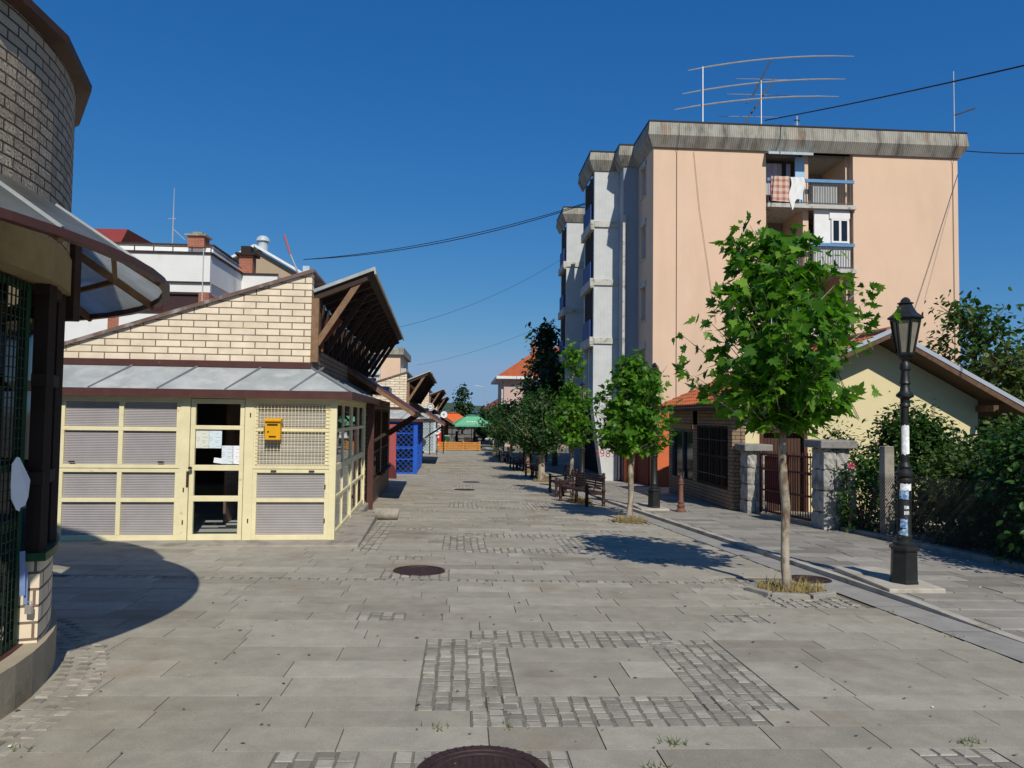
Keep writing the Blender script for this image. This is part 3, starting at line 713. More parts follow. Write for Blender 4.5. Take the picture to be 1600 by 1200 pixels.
mb = MB(); mb.box(-.02, .02, -.012, .012, 0, .05); mb.tube([(-.014, 0, .05), (-.014, 0, .075), (.014, 0, .075), (.014, 0, .05)], .004, 6)
o = mb.build('padlock', m_alu); o.location = A(13.3, 2.55, .38); tag(o, 'small padlock on the green door edge', 'padlock')

# ================================================================== apartment building on the right
m_peach = surf('peach_render', (.73, .525, .372), .9, .03, .9, .12, dirt=(.63, .465, .325), dirt_scale=.7, dirt_lo=.45, dirt_hi=.75, streak=4)
m_pale = stripes('pale_blue_cladding', (.56, .585, .575), (.50, .525, .52), 5.5, 'x', .75, .25, .08, stain=[((.28, .28, .26), 3, .62, .85, .4)])
m_fascia = stripes('stained_concrete_fascia', (.38, .365, .31), (.26, .25, .21), 4.2, 'x', .9, .5, .15, stain=[((.07, .065, .055), 2.2, .48, .70, .85), ((.36, .15, .045), 1.3, .60, .72, .7)])
m_rail = surf('balcony_blue', (.12, .27, .46), .5, .1, 5, .05)
m_ledge = surf('weathered_ledge', (.52, .51, .46), .9, .12, 3, .2, dirt=(.17, .16, .14), dirt_scale=5, dirt_lo=.52, dirt_hi=.7)
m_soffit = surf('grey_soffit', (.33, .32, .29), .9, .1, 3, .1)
m_orange = surf('orange_render', (.62, .16, .06), .85, .1, 3, .1)
m_darkred = surf('dark_red_render', (.16, .03, .022), .8, .2, 3, .1)
ap = thing('apartment_building', 'peach apartment block with stepped pale towers and stained concrete cornice', 'building', (12, 25, -.7))
def B(mb, name, mat, par=ap, **k): return mb.build(name, mat, par, world=True, **k)
Y0 = 25.0; XL, XR = 6.53, 17.6; BX0, BX1 = 10.55, 13.72; FL = [9.25, 6.99, 4.73, 2.47]; ZT = 11.15
mb = MB(); mb.box(XL, BX0, Y0, Y0 + .3, 2.0, ZT); mb.box(BX1, XR, Y0, Y0 + .3, 2.0, ZT)
mb.box(XL, XL + .3, Y0 + .3, 26.0, 2.0, ZT); mb.box(XL, XL + .3, 26.7, 27.6, 2.0, ZT)
for z0, z1 in ((2.0, 2.9), (4.3, 5.2), (6.55, 7.45), (8.8, 9.75), (10.95, ZT)): mb.box(XL, XL + .3, 26.0, 26.7, z0, z1)
mb.box(XR - .3, XR, Y0 + .3, 36, -1, ZT); mb.box(XL + .3, BX0, Y0 + .32, Y0 + .4, -1, 2.0)
mb.box(BX0 - .0, BX0 + .12, Y0 + .3, Y0 + 2.0, 2.0, ZT); mb.box(BX1 - .12, BX1, Y0 + .3, Y0 + 2.0, 2.0, ZT); mb.box(12.0, 12.2, Y0 + .25, Y0 + 1.9, 2.5, ZT)
B(mb, 'wall', m_peach)
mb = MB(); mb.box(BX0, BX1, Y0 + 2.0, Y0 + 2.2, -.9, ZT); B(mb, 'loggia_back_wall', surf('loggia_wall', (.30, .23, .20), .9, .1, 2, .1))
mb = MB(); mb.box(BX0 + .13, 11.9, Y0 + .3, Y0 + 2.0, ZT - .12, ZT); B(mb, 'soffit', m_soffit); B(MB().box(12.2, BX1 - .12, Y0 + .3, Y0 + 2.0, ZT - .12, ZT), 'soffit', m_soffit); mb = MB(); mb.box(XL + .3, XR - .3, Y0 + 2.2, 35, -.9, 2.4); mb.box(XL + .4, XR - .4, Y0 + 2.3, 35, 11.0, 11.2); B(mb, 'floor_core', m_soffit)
for f in FL:
    mb = MB(); mb.box(BX0 + .02, BX1 + .06, Y0 - .12, Y0 + 2.0, f - .14, f); B(mb, 'balcony_slab', m_ledge)
    r = MB(); r.box(BX0 + .02, BX1, Y0 - .09, Y0 - .02, f + .79, f + .9); rr = B(r, 'balcony_rail', m_rail)
    n = 33; mg = surf('dark_grey_paint', (.09, .10, .11), .5)
    for k in range(n + 1): x = BX0 + .05 + k * (BX1 - BX0 - .1) / n; B(MB().box(x - .009, x + .009, Y0 - .065, Y0 - .045, f + .03, f + .79), 'baluster', mg, rr)
    B(MB().box(BX0 + .05, BX1 - .03, Y0 - .07, Y0 - .04, f + .05, f + .075), 'bottom_rail', mg, rr)
for i, (x0, x1, f, mt) in enumerate(((12.25, 13.15, 9.25, 'p'), (12.28, 13.62, 6.99, 'w'), (10.7, 11.7, 6.99, 'p'), (10.7, 13.6, 4.73, 'p'))):
    mb = MB(); mb.box(x0, x1, Y0 + .02, Y0 + .035, f + .06, f + .78); B(mb, 'railing_panel', surf('railing_cloth', (.56, .57, .54), .8, .06, 3) if mt == 'p' else m_white)
# glazed-in corner, curtains, door and windows of the loggias
mb = MB(); mb.box(11.66, 12.0, Y0 + .1, Y0 + .16, 9.27, 10.98); B(mb, 'privacy_screen', surf('pale_blue_panel', (.36, .55, .72), .4, .12, 2))
mb = MB(); mb.slab([(10.5, Y0 - .35, 10.98), (12.1, Y0 - .35, 10.98), (12.1, Y0 + .2, 11.15), (10.5, Y0 + .2, 11.15)], .03); mb.box(10.5, 12.1, Y0 - .36, Y0 - .33, 10.9, 10.99); B(mb, 'sun_awning', surf('awning_metal', (.42, .50, .54), .5))
tc = [(.55, .62, .60), (.62, .45, .66), (.66, .60, .62), (.55, .50, .42), (.06, .05, .07), (.55, .56, .60)]
for i, c in enumerate(tc):
    mb = MB(); x = 10.7 + i * .155; pts = [(x + .155 * k / 6, Y0 + .45 + .02 * math.sin(k * 2.1 + i), 0) for k in range(7)]
    for p, q in zip(pts[:-1], pts[1:]): mb.prism([(p[0], p[1], 9.7), (q[0], q[1], 9.7), (q[0], q[1], 10.85), (p[0], p[1], 10.85)], (0, .006, 0))
    B(mb, 'curtain', surf('curtain_cloth_%s' % 'abcdef'[i], c, .9, .08, 6))
def win(x0, x1, y, z0, z1, mats=(None, None), par=ap, bars=1):
    f = MB(); f.box(x0, x1, y - .05, y + .03, z0, z0 + .06); f.box(x0, x1, y - .05, y + .03, z1 - .06, z1); f.box(x0, x0 + .06, y - .05, y + .03, z0 + .06, z1 - .06); f.box(x1 - .06, x1, y - .05, y + .03, z0 + .06, z1 - .06)
    for k in range(bars): c = x0 + (k + 1) * (x1 - x0) / (bars + 1); f.box(c - .04, c + .04, y - .045, y + .025, z0 + .06, z1 - .06)
    fo = f.build('window', mats[0] or m_white, par, world=True); MB().box(x0 + .05, x1 - .05, y - .012, y, z0 + .05, z1 - .05).build('pane', mats[1] or m_darkglass, fo, world=True); return fo
win(12.65, 13.15, Y0 + 1.95, 9.95, 10.6, bars=0); win(10.7, 11.75, Y0 + 1.95, 7.4, 8.5); win(10.7, 11.75, Y0 + 1.95, 5.2, 6.3); win(12.4, 13.3, Y0 + 1.95, 5.2, 6.3)
mb = MB(); mb.box(12.32, 13.6, Y0 + .05, Y0 + .12, 7.0, 9.1); B(mb, 'enclosure_panel', m_white); win(12.92, 13.55, Y0 + .04, 7.93, 8.78)
mb = MB(); mb.box(12.86, 13.6, Y0 + .0, Y0 + .05, 8.79, 9.02); B(mb, 'shutter_box', m_white)
for z0, z1 in ((2.9, 4.3), (5.2, 6.55), (7.45, 8.8), (9.75, 10.95)):
    f = MB(); f.box(XL - .06, XL + .1, 25.95, 26.75, z1 - .14, z1 + .06); f.box(XL - .05, XL + .08, 25.98, 26.72, z0 - .05, z0); fo = B(f, 'window', m_ledge); B(MB().box(XL + .1, XL + .12, 26.0, 26.7, z0, z1 - .14), 'shutter', surf('grey_blue_shutter', (.33, .37, .41), .7), fo)
# cornices: a bevelled concrete band round every block
def cornice(x0, x1, y0, y1, zb, zt, out=.105):
    pr = [(0, zb), (-out * .45, zb), (-out * 2.4, zb + .36), (-out * 1.9, zt), (0, zt)]
    mb = MB()
    mb.add([(x0 + d, y0 + d, z) for d, z in pr] + [(x1 - d, y0 + d, z) for d, z in pr], [(i, i + 1, i + 6, i + 5) for i in range(4)])
    mb.add([(x0 + d, y0 + d, z) for d, z in pr] + [(x0 + d, y1, z) for d, z in pr], [(i + 5, i + 6, i + 1, i) for i in range(4)])
    mb.add([(x1 - d, y0 + d, z) for d, z in pr] + [(x1 - d, y1, z) for d, z in pr], [(i, i + 1, i + 6, i + 5) for i in range(4)])
    o = B(mb, 'cornice', m_fascia, fix=False)
    d = -out * 1.9
    B(MB().box(x0 + d - .02, x1 - d + .02, y0 + d - .02, y1, zt, zt + .05), 'roof_edge', m_wire, o)
cornice(XL, XR, Y0 - .03, 36, 11.1, 11.93)
# lightning conductor cables down the front
for x in (7.35, 17.4): B(MB().tube([(x, Y0 - .35, 11.95), (x, Y0 - .36, 11.5), (x, Y0 - .1, 11.05), (x, Y0 - .03, 10.9), (x, Y0 - .03, 0)], .009, 5), 'lightning_conductor', surf('rusty_wire', (.14, .10, .085), .7))
m_thin = surf('thin_cable', (.18, .13, .10), .7)
B(MB().tube([(7.95, Y0 - .04, 11.0), (8.15, Y0 - .05, 9.0), (8.75, Y0 - .04, 5.0)], .006, 5), 'slack_cable', m_thin); B(MB().tube([(17.3, Y0 - .04, 9.5), (16.3, Y0 - .04, 6.0)], .0035, 5), 'slack_cable', m_thin)
# blue-grey step and the two towers
mb = MB(); mb.box(5.96, XL, 27.2, 27.4, 2.0, ZT); mb.box(5.96, 6.16, 27.4, 28.0, 2.0, ZT); B(mb, 'step_wall', surf('blue_grey_render', (.30, .34, .39), .85, .06, 2, .1))
B(MB().box(5.93, 6.05, 27.12, 27.2, 2.0, 9.3), 'sunlit_corner_strip', m_ledge)  # pale strip added for the sunlit edge of the step wall
cornice(5.96, XL + .2, 27.2, 28.2, 11.15, 11.90, .1)
def tower(y0, y1):
    mb = MB(); mb.box(5.0, 5.96, y0, y0 + .2, 2.1, 11.3); mb.box(5.76, 5.96, y0 + .2, y1 + 3, 2.1, 11.3); mb.box(5.05, 5.76, y0 + 1.2, y0 + 1.4, 2.1, 11.3); mb.box(5.0, 5.96, y1 - .2, y1, 2.1, 11.3)
    tw = B(mb, 'tower_wall', m_pale)
    # slanted pier on the ground
    mb = MB(); g = gz(5.5, y0); mb.prism([(5.0, y0, 2.1), (5.96, y0, 2.1), (5.96, y0, g - .1), (5.42, y0, g - .1)], (0, .7, 0)); B(mb, 'slanted_pier', m_pale)
    for z in (9.14, 6.88, 4.62):
        m2 = MB(); m2.box(4.93, 5.98, y0 - .06, y0 + .0, z - .12, z + .1); m2.box(4.86, 5.0, y0 - .06, y1 + .02, z - .22, z + .12); m2.box(4.84, 4.99, y0 - .08, y0 + .1, z - .16, z + .14); B(m2, 'floor_ledge', m_ledge)
        m3 = MB(); m3.box(4.9, 4.98, y0 + .3, y1 - .3, z + .12, z + .85); B(m3, 'balcony_panel', surf('deep_blue_panel', (.035, .075, .22), .6, .1, 3))
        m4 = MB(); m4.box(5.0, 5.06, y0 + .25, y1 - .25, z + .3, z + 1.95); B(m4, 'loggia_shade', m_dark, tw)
    cornice(5.0, 5.97, y0, y1 + .4, 11.22, 11.90, .1)
tower(28.0, 30.3); tower(35.6, 37.6)
mb = MB(); mb.box(6.7, 16, 28, 38, 2.4, 11.1); B(mb, 'rear_block', m_soffit)
for x in (6.03, 6.13):
    B(MB().tube([(x, 27.98 - (x - 6.03), 11.1), (x, 27.98 - (x - 6.03), -.7)], .045 if x < 6.1 else .03, 10), 'drainpipe', m_alu if x < 6.1 else surf('grey_pipe', (.24, .26, .28), .6), smooth=True)
# ground floor
for x in (6.16,): B(MB().box(x, x + .34, 27.3, 27.8, -1.0, 2.0), 'pillar', m_orange)
B(MB().box(XL, 8.0, 25.1, 25.35, -1.0, 2.0), 'pillar', m_orange)
mb = MB(); mb.box(6.5, 6.65, 25.4, 27.3, -1.0, 2.0); mb.box(6.2, 9, 27.8, 28.0, -1.0, 2.0); B(mb, 'ground_floor_wall', m_darkred)
B(MB().box(6.0, 6.6, 29.5, 36, -1, 2.1), 'passage_wall', m_dark)
for (xa, z0, zb) in ((7.05, 7.9, .34),): pass
# rough spray-painted digits on the first pier, dark scrawl on the second
def ribbon(mb, pts, y, w):
    for (a, b), (c, d) in zip(pts[:-1], pts[1:]): mb.beam((a, y, b), (c, y, d), .004, w, (0, 1, 0)) if False else mb.obox(((a + c) / 2, y, (b + d) / 2), (math.hypot(c - a, d - b) + w * .6, .003, w), mat=Matrix.Rotation(-math.atan2(d - b, c - a), 3, 'Y'))
def ell(cx, cz, rx, rz, a0=0, a1=360, n=12): return [(cx + rx * math.cos(R(a0 + (a1 - a0) * k / n)), cz + rz * math.sin(R(a0 + (a1 - a0) * k / n))) for k in range(n + 1)]
def scrawl(x, z, s):
    L = [[(x, z + .26 * s), (x + .09 * s, z + .34 * s), (x + .08 * s, z)], ell(x + .27 * s, z + .24 * s, .09 * s, .09 * s), [(x + .36 * s, z + .24 * s), (x + .35 * s, z + .06 * s), (x + .22 * s, z + .02 * s)],
         ell(x + .56 * s, z + .24 * s, .075 * s, .075 * s), ell(x + .56 * s, z + .09 * s, .095 * s, .09 * s), ell(x + .84 * s, z + .24 * s, .09 * s, .085 * s), [(x + .93 * s, z + .26 * s), (x + .91 * s, z + .08 * s), (x + .78 * s, z + .02 * s)]]
    return L
mb = MB()
for ln in scrawl(5.16, .18, .78): ribbon(mb, ln, 27.992, .026)
for ln in ([(5.2, .62), (5.26, .78), (5.32, .6), (5.36, .74)], [(5.45, .7), (5.5, .58), (5.56, .76), (5.62, .62)], ell(5.72, .7, .06, .07)): ribbon(mb, ln, 27.992, .022)
B(mb, 'graffiti', surf('red_spray_paint', (.55, .06, .06), .8))
mb = MB()
for ln in ([(5.15, .5), (5.27, 1.0), (5.4, .5)], [(5.2, .68), (5.35, .68)], [(5.5, .5), (5.5, .95), (5.62, .7), (5.72, .95), (5.72, .5)]): ribbon(mb, ln, 35.592, .05)
B(mb, 'graffiti', m_wire)

# laundry on the top balcony
def hang(name, x0, x1, y, z0, z1, mat, label, cat, drop=0.0, nx=10, nz=8):
    mb = MB(); P = lambda i, j, k: (x0 + (x1 - x0) * i / nx + (.05 * math.sin(j * .7) if drop else 0), y + .018 * math.sin(i * 1.3 + j * .3) + k, z1 + (z0 - z1) * j / nz - (drop * math.exp(-((i - 2.2) / 1.6) ** 2) * (j / nz) ** 2) - .03 * (j / nz) * (i / nx))
    n = (nx + 1) * (nz + 1)
    vs = [P(i, j, 0) for j in range(nz + 1) for i in range(nx + 1)] + [P(i, j, .008) for j in range(nz + 1) for i in range(nx + 1)]
    fs = []
    for j in range(nz):
        for i in range(nx):
            a = j * (nx + 1) + i; fs += [(a, a + 1, a + nx + 2, a + nx + 1), (n + a + nx + 1, n + a + nx + 2, n + a + 1, n + a)]
    mb.add(vs, fs); return tag(mb.build(name, mat, smooth=True, fix=False), label, cat, 'laundry on the top balcony')
tt = NT('plaid_cloth'); uv = tt.n('ShaderNodeUVMap').outputs[0]; sp = tt.n('ShaderNodeSeparateXYZ'); tt.l(uv, sp.inputs[0])
bx = tt.math('LESS_THAN', tt.math('FRACT', tt.math('MULTIPLY', sp.outputs[0], 4.6)), .45); bz = tt.math('LESS_THAN', tt.math('FRACT', tt.math('MULTIPLY', sp.outputs[1], 4.6)), .45)
c1 = tt.mix(bx, (.62, .52, .40), (.42, .12, .10)); c2 = tt.mix(bz, (.62, .52, .40), (.42, .12, .10)); tt.bsdf(tt.mix(.5, c1, c2), .9)
hang('plaid_blanket', 10.68, 11.35, Y0 - .13, 9.32, 10.2, tt.m, 'red and cream plaid blanket hung over the top balcony rail', 'blanket')
hang('white_sheet', 11.37, 11.86, Y0 - .14, 9.42, 10.18, m_white, 'white cloth hung beside the plaid blanket', 'sheet', .42)

# roof aerials
def yagi(label, base, mast_h, boom, elems):
    t = thing('roof_aerial', label, 'antenna', base, 0, 'aerials on the apartment roof')
    MB().tube([(0, 0, 0), (0, 0, mast_h)], [.026, .016], 6).build('mast', m_alu, t)
    if boom: MB().tube(boom, .03, 6).build('boom', surf('dark_boom', (.07, .07, .08), .5), t)
    for (a, b, sag, r) in elems:
        pts = []
        for k in range(9):
            f = k / 8; pts.append((a[0] + (b[0] - a[0]) * f, a[1] + (b[1] - a[1]) * f, a[2] + (b[2] - a[2]) * f + sag * (1 - (2 * f - 1) ** 2)))
        MB().tube(pts, [r * .5, r, r, r, r, r, r, r * .9, r * .45], 5).build('element', m_alu, t)
    return t
yagi('large three-element roof aerial with long curved rods', (10.8, 26, 11.9), 2.25, [(-.55, 0, 1.35), (-.25, 0, 1.8), (.36, 0, 3.0)],
     [((-2.75, 0, 2.48), (3.55, 0, 3.3), .18, .03), ((-2.95, 0, 1.6), (3.2, 0, 2.42), .16, .03), ((-3.25, 0, 1.0), (2.95, 0, 1.75), .16, .03)])
yagi('tilted roof aerial with short thin rods on a slanting boom', (10.0, 26.4, 11.9), .45, [(-.1, 0, .1), (1.45, 0, 2.5)],
     [((.0, 0, 2.45), (2.75, 0, 2.5), 0, .014), ((-.35, 0, 1.85), (2.3, 0, 1.9), 0, .014), ((-.8, 0, 1.0), (1.7, 0, 1.05), 0, .014), ((-1.1, 0, .5), (1.3, 0, .5), 0, .012), ((-.9, 0, .32), (1.1, 0, .33), 0, .012)])
yagi('plain thin mast at the left end of the apartment roof', (8.58, 25.9, 11.9), 2.6, None, [])
yagi('small dark stub aerial near the middle of the apartment roof', (12.15, 26, 11.9), .95, [(-.1, 0, .8), (.1, 0, .8)], [((-.12, 0, .65), (.12, 0, .65), 0, .012)])
yagi('thin mast with one side arm at the right end of the roof', (17.92, 25.6, 11.9), 2.7, [(.0, 0, 1.05), (.8, 0, 1.35)], [])

# ================================================================== yellow house with gate and shop
m_housey = surf('pale_yellow_render', (.72, .63, .37), .9, .04, 1.2, .15, dirt=(.62, .53, .31), dirt_scale=.8, dirt_lo=.5, dirt_hi=.8)
m_tile = stripes('orange_roof_tile', (.52, .13, .045), (.24, .055, .02), 4.2, 'x', .8, .9, .2, stain=[((.20, .07, .04), 2, .55, .75, .6)])
h = thing('yellow_house', 'pale yellow gabled house with orange tiled roof and brick shop side', 'house', (9.5, 16.6, -.5))
H = lambda mb, n, m, p=h, **k: mb.build(n, m, p, world=True, **k)
RX, RZ, LX, LZ, GX, GZ_ = 9.6, 3.62, 5.95, 1.98, 12.9, 1.88
mb = MB(); ws = lambda x: (RZ - .12 - (RX - x) * (RZ - LZ) / (RX - LX)) if x < RX else (RZ - .12 - (x - RX) * (RZ - GZ_) / (GX - RX))
mb.prism([(6.5, 16.6, -1), (6.85, 16.6, -1), (6.85, 16.6, 1.42), (7.95, 16.6, 1.42), (7.95, 16.6, -1), (12.1, 16.6, -1), (12.1, 16.6, ws(12.1)), (RX, 16.6, ws(RX)), (6.5, 16.6, ws(6.5))], (0, .25, 0))
mb.box(11.85, 12.1, 16.85, 22, -1, ws(12.1)); H(mb, 'gable_wall', m_housey)
gd = H(MB().box(6.92, 7.88, 16.7, 16.76, -1, 1.36), 'garage_door', stripes('brown_boards', (.085, .042, .026), (.035, .018, .012), 4, 'x', .7, .6))
mb = MB(); mb.box(6.84, 6.92, 16.57, 16.75, -1, 1.36); mb.box(7.88, 7.96, 16.57, 16.75, -1, 1.36); mb.box(6.84, 7.96, 16.57, 16.75, 1.36, 1.44); H(mb, 'door_frame', surf('red_brown_paint', (.10, .035, .025), .6), gd)
rf = MB(); yf, yb = 15.95, 22.0
rf.slab([(LX, yf, LZ), (RX, yf, RZ), (RX, yb, RZ), (LX, yb, LZ)], .09); rf.slab([(RX, yf, RZ), (GX, yf, GZ_), (GX, yb, GZ_), (RX, yb, RZ)], .09)
rfo = H(rf, 'roof', surf('roof_underlay', (.07, .045, .03), .8))
tl = MB()                                                  # pantile courses, laid as real rows of half-round tiles
def tiles(x0, z0, x1, z1):
    d = Vector((x1 - x0, 0, z1 - z0)); n = 15; up = Vector((-d.z, 0, d.x)).normalized(); 
    if up.z < 0: up = -up
    for r in range(n):
        a = Vector((x0, 0, z0)) + d * (r / n); b = Vector((x0, 0, z0)) + d * ((r + 1.12) / n)
        y = yf
        while y < yb - .05:
            w = .2; pts = []
            for k in range(5): q = k / 4; pts.append((y + w * q, .012 + .035 * math.sin(math.pi * min(1, q * 1.25))))
            vs = [(a + up * (hh + .035) + Vector((0, yy, 0))) for yy, hh in pts] + [(b + up * (hh + .012) + Vector((0, yy, 0))) for yy, hh in pts] + [(a + up * .0 + Vector((0, yy, 0))) for yy, hh in pts]
            tl.add(vs, [(k, k + 1, 6 + k, 5 + k) for k in range(4)] + [(10 + k, 11 + k, k + 1, k) for k in range(4)]); y += w
tiles(LX - .03, LZ, RX, RZ); tiles(GX + .03, GZ_, RX, RZ)
H(tl, 'tile', surf('clay_tile', (.50, .135, .05), .8, .3, 3, .2, dirt=(.22, .08, .05), dirt_scale=1.6), rfo, smooth=False, fix=False)
H(MB().tube([(RX, yf, RZ + .06), (RX, yb, RZ + .06)], .11, 10), 'ridge_tile', surf('ridge_clay', (.36, .13, .07), .8), rfo, smooth=True)
mb = MB(); mb.beam((LX - .1, yf - .02, LZ + .03), (RX, yf - .02, RZ + .07), .06, .09); mb.beam((GX + .1, yf - .02, GZ_ + .03), (RX, yf - .02, RZ + .07), .06, .09); H(mb, 'verge_flashing', surf('galvanised_trim', (.50, .54, .60), .4, .08, 4, .05, metal=.3), rfo)
mb = MB(); mb.beam((LX, yf - .01, LZ - .055), (RX, yf - .01, RZ - .025), .05, .11); mb.beam((GX, yf - .01, GZ_ - .055), (RX, yf - .01, RZ - .025), .05, .11); mb.beam((12.1, 16.0, 1.98), (12.1, 16.6, 1.98), .12, .14); H(mb, 'bargeboard', surf('dark_weathered_board', (.13, .075, .045), .8, .3, 9, .3), rfo)
H(MB().tube([(LX - .06, yf, LZ - .06), (LX - .06, yb, LZ - .08)], .06, 10), 'gutter', m_darkwood, rfo)
H(MB().tube([(8.6, 16.58, 3.0), (8.95, 16.57, 2.2), (9.2, 16.57, 1.7)], .008, 5), 'service_cable', m_wire)
# brick shop front facing the street
mb = MB(); mb.box(6.2, 6.4, 16.62, 21.8, -1.2, .0); mb.box(6.2, 6.4, 16.62, 16.9, .0, 1.9); mb.box(6.2, 6.4, 19.15, 19.5, .0, 1.9); mb.box(6.2, 6.4, 21.5, 21.8, 0, 1.9); mb.box(6.2, 6.4, 16.9, 21.5, 1.5, 1.9); mb.box(6.4, 6.5, 16.6, 16.85, -1.2, 1.9); H(mb, 'shop_wall', m_shade_brick)
H(MB().box(6.17, 6.22, 19.6, 21.5, 1.38, 1.52), 'sign_band', surf('ochre_board', (.26, .19, .06), .8))
f = MB()
for k in range(6): y = 16.93 + k * .44; f.box(6.22, 6.3, y - .03, y + .03, 0, 1.5)
for z in (.03, .75, 1.47): f.box(6.23, 6.29, 16.9, 19.15, z - .03, z + .03)
fo = H(f, 'shop_window', m_darkwood); H(MB().box(6.30, 6.31, 16.9, 19.15, 0, 1.5), 'pane', m_darkglass, fo)
g = MB()
for k in range(18): y = 17.0 + k * .125; g.box(6.19, 6.2, y - .006, y + .006, .02, 1.45)
for z in (.3, 1.15): g.box(6.185, 6.2, 16.95, 19.12, z - .01, z + .01)
H(g, 'window_bars', m_black, fo)
f = MB(); f.box(6.22, 6.3, 19.5, 19.58, -.9, 1.38); f.box(6.22, 6.3, 20.45, 20.53, -.4, 1.38); f.box(6.22, 6.3, 21.42, 21.5, -.9, 1.38); f.box(6.22, 6.3, 19.58, 21.42, 1.3, 1.38)
fo = H(f, 'shop_door', surf('grey_blue_door', (.06, .07, .085), .6)); H(MB().box(6.28, 6.29, 19.58, 21.42, -.9, 1.3), 'pane', m_darkglass, fo); H(MB().box(6.215, 6.235, 20.38, 20.42, .0, .18), 'handle', m_alu, fo)

# stone gate pillars, iron gate, fence
m_stone = surf('rough_limestone', (.37, .36, .33), .95, .45, 5.5, 1.0, dirt=(.13, .13, .12), dirt_scale=2.2, dirt_lo=.5, dirt_hi=.66, bscale=9)
m_capst = surf('grey_cap_stone', (.26, .25, .23), .95, .2, 5, .6, dirt=(.12, .12, .11), dirt_scale=4)
def pillar(label, x, y, w, hgt):
    z = gz(x, y) - .02; t = thing('gate_pillar', label, 'gate pillar', (x, y, z), 0, 'stone pillars of the gate'); mb = MB(); n = 4; hh = hgt / n
    for k in range(n):
        for q in range(2):
            sx = w / 2; off = .5 if k % 2 else .42
            xa, xb = (-sx, -sx + w * off) if q == 0 else (-sx + w * off, sx)
            c = ((xa + xb) / 2, random.uniform(-.01, .01), (k + .5) * hh); b = bmesh.new()
            bmesh.ops.create_cube(b, size=1); bmesh.ops.scale(b, vec=(xb - xa - .012, w - .01, hh - .012), verts=b.verts); bmesh.ops.subdivide_edges(b, edges=b.edges, cuts=3, use_grid_fill=True)
            for v in b.verts:
                e = Vector(((abs(v.co.x) / ((xb - xa) / 2)) ** 6, (abs(v.co.y) / (w / 2)) ** 6, (abs(v.co.z) / (hh / 2)) ** 6)); k2 = 1 - .05 * (e.x + e.y + e.z - 1) + random.uniform(-.09, .07); v.co *= k2
            mb.add([Vector(c) + v.co for v in b.verts], [[v.index for v in f.verts] for f in b.faces]); b.free()
    mb.box(-w / 2 + .05, w / 2 - .05, -w / 2 + .05, w / 2 - .05, -.1, hgt - .02)
    mb.build('stone_shaft', m_stone, t, smooth=False)
    MB().box(-w / 2 - .09, w / 2 + .09, -w / 2 - .09, w / 2 + .09, hgt, hgt + .15).build('cap', m_capst, t, bevel=.02)
pillar('stone gate pillar beside the brick shop corner', 6.55, 16.25, .46, 1.46); pillar('stone gate pillar half hidden by the bush', 6.92, 13.5, .52, 1.58)
m_gate = surf('red_brown_gate', (.085, .025, .022), .5, .25, 9, .1)
t = thing('iron_gate', 'red-brown iron bar gate between the stone pillars', 'gate', (6.7, 15, -.4))
p0, p1 = Vector((6.6, 15.98, -.42)), Vector((6.85, 13.8, -.38))
for s, (fa, fb) in enumerate(((0, .5), (.5, 1))):
    q0, q1 = p0.lerp(p1, fa + .006), p0.lerp(p1, fb - .006); mb = MB()
    for z in (.10, .55, 1.0, 1.32): mb.beam(q0 + Vector((0, 0, z)), q1 + Vector((0, 0, z)), .03, .04)
    for e in (q0, q1): mb.beam(e + Vector((0, 0, .05)), e + Vector((0, 0, 1.4)), .045, .045)
    lf = mb.build('gate_leaf', m_gate, t, world=True); mb = MB()
    for k in range(1, 12): c = q0.lerp(q1, k / 12); mb.tube([c + Vector((0, 0, .08)), c + Vector((0, 0, 1.4))], .011, 6)
    mb.build('bar', m_gate, lf, world=True)
    if s == 0: MB().obox(p0.lerp(p1, .27) + Vector((.05, 0, .78)), (.02, .95, 1.0), math.atan2(p1.y - p0.y, p1.x - p0.x) - math.pi / 2).build('back_sheet', surf('red_sheet', (.20, .05, .045), .7), t, world=True)
kind(MB().prism([(6.9, 13.7, gz(7, 14) + .005), (6.7, 16.1, gz(7, 16) + .005), (12, 16.55, gz(12, 16.5) + .005), (12, 13.7, gz(12, 14) + .005)], (0, 0, -.02)).build('yard', m_concpale), 'structure')
ft = thing('wire_fence', 'low wire mesh garden fence on a concrete kerb under the bushes', 'fence', (7.2, 9, -.3))
FX = lambda y: 7.05 + (13.2 - y) * .09
mb = MB()
for k in range(9): a, b = 13.2 - k, 12.2 - k; mb.prism([(FX(a) - .1, a, gz(7, a) - .2), (FX(a) + .1, a, gz(7, a) - .2), (FX(a) + .1, a, gz(7, a) + .13), (FX(a) - .1, a, gz(7, a) + .13)], (FX(b) - FX(a), -1, .0245))
mb.build('fence_kerb', m_conc, ft, world=True)
for y in (13.0, 5.2):
    MB().box(FX(y) - .05, FX(y) + .05, y - .05, y + .05, gz(7, y), gz(7, y) + 1.2).build('post', m_conc, ft, world=True)
mb = MB()
for k in range(150):
    y = 13.2 - k * .06
    if y < 4.4: break
    for s in (-1, 1): mb.beam((FX(y), y, gz(7, y) + .14), (FX(y - s * 1.0), y - s * 1.0, gz(7, y) + 1.14), .004, .004) if 4.4 < y - s * 1.0 < 13.2 else None
mb.build('mesh', surf('dull_wire', (.05, .05, .045), .7), ft, world=True)
mb = MB(); mb.box(-.085, .085, -.085, .085, 0, 1.62); mb.prism([(-.085, -.085, 1.62), (.085, -.085, 1.62), (.085, .085, 1.62), (-.085, .085, 1.62)], (.0, 0, .03)); o = mb.build('concrete_post', m_conc, bevel=.01); o.location = (7.25, 12.2, -.42); tag(o, 'tall square concrete post standing among the bushes', 'post')

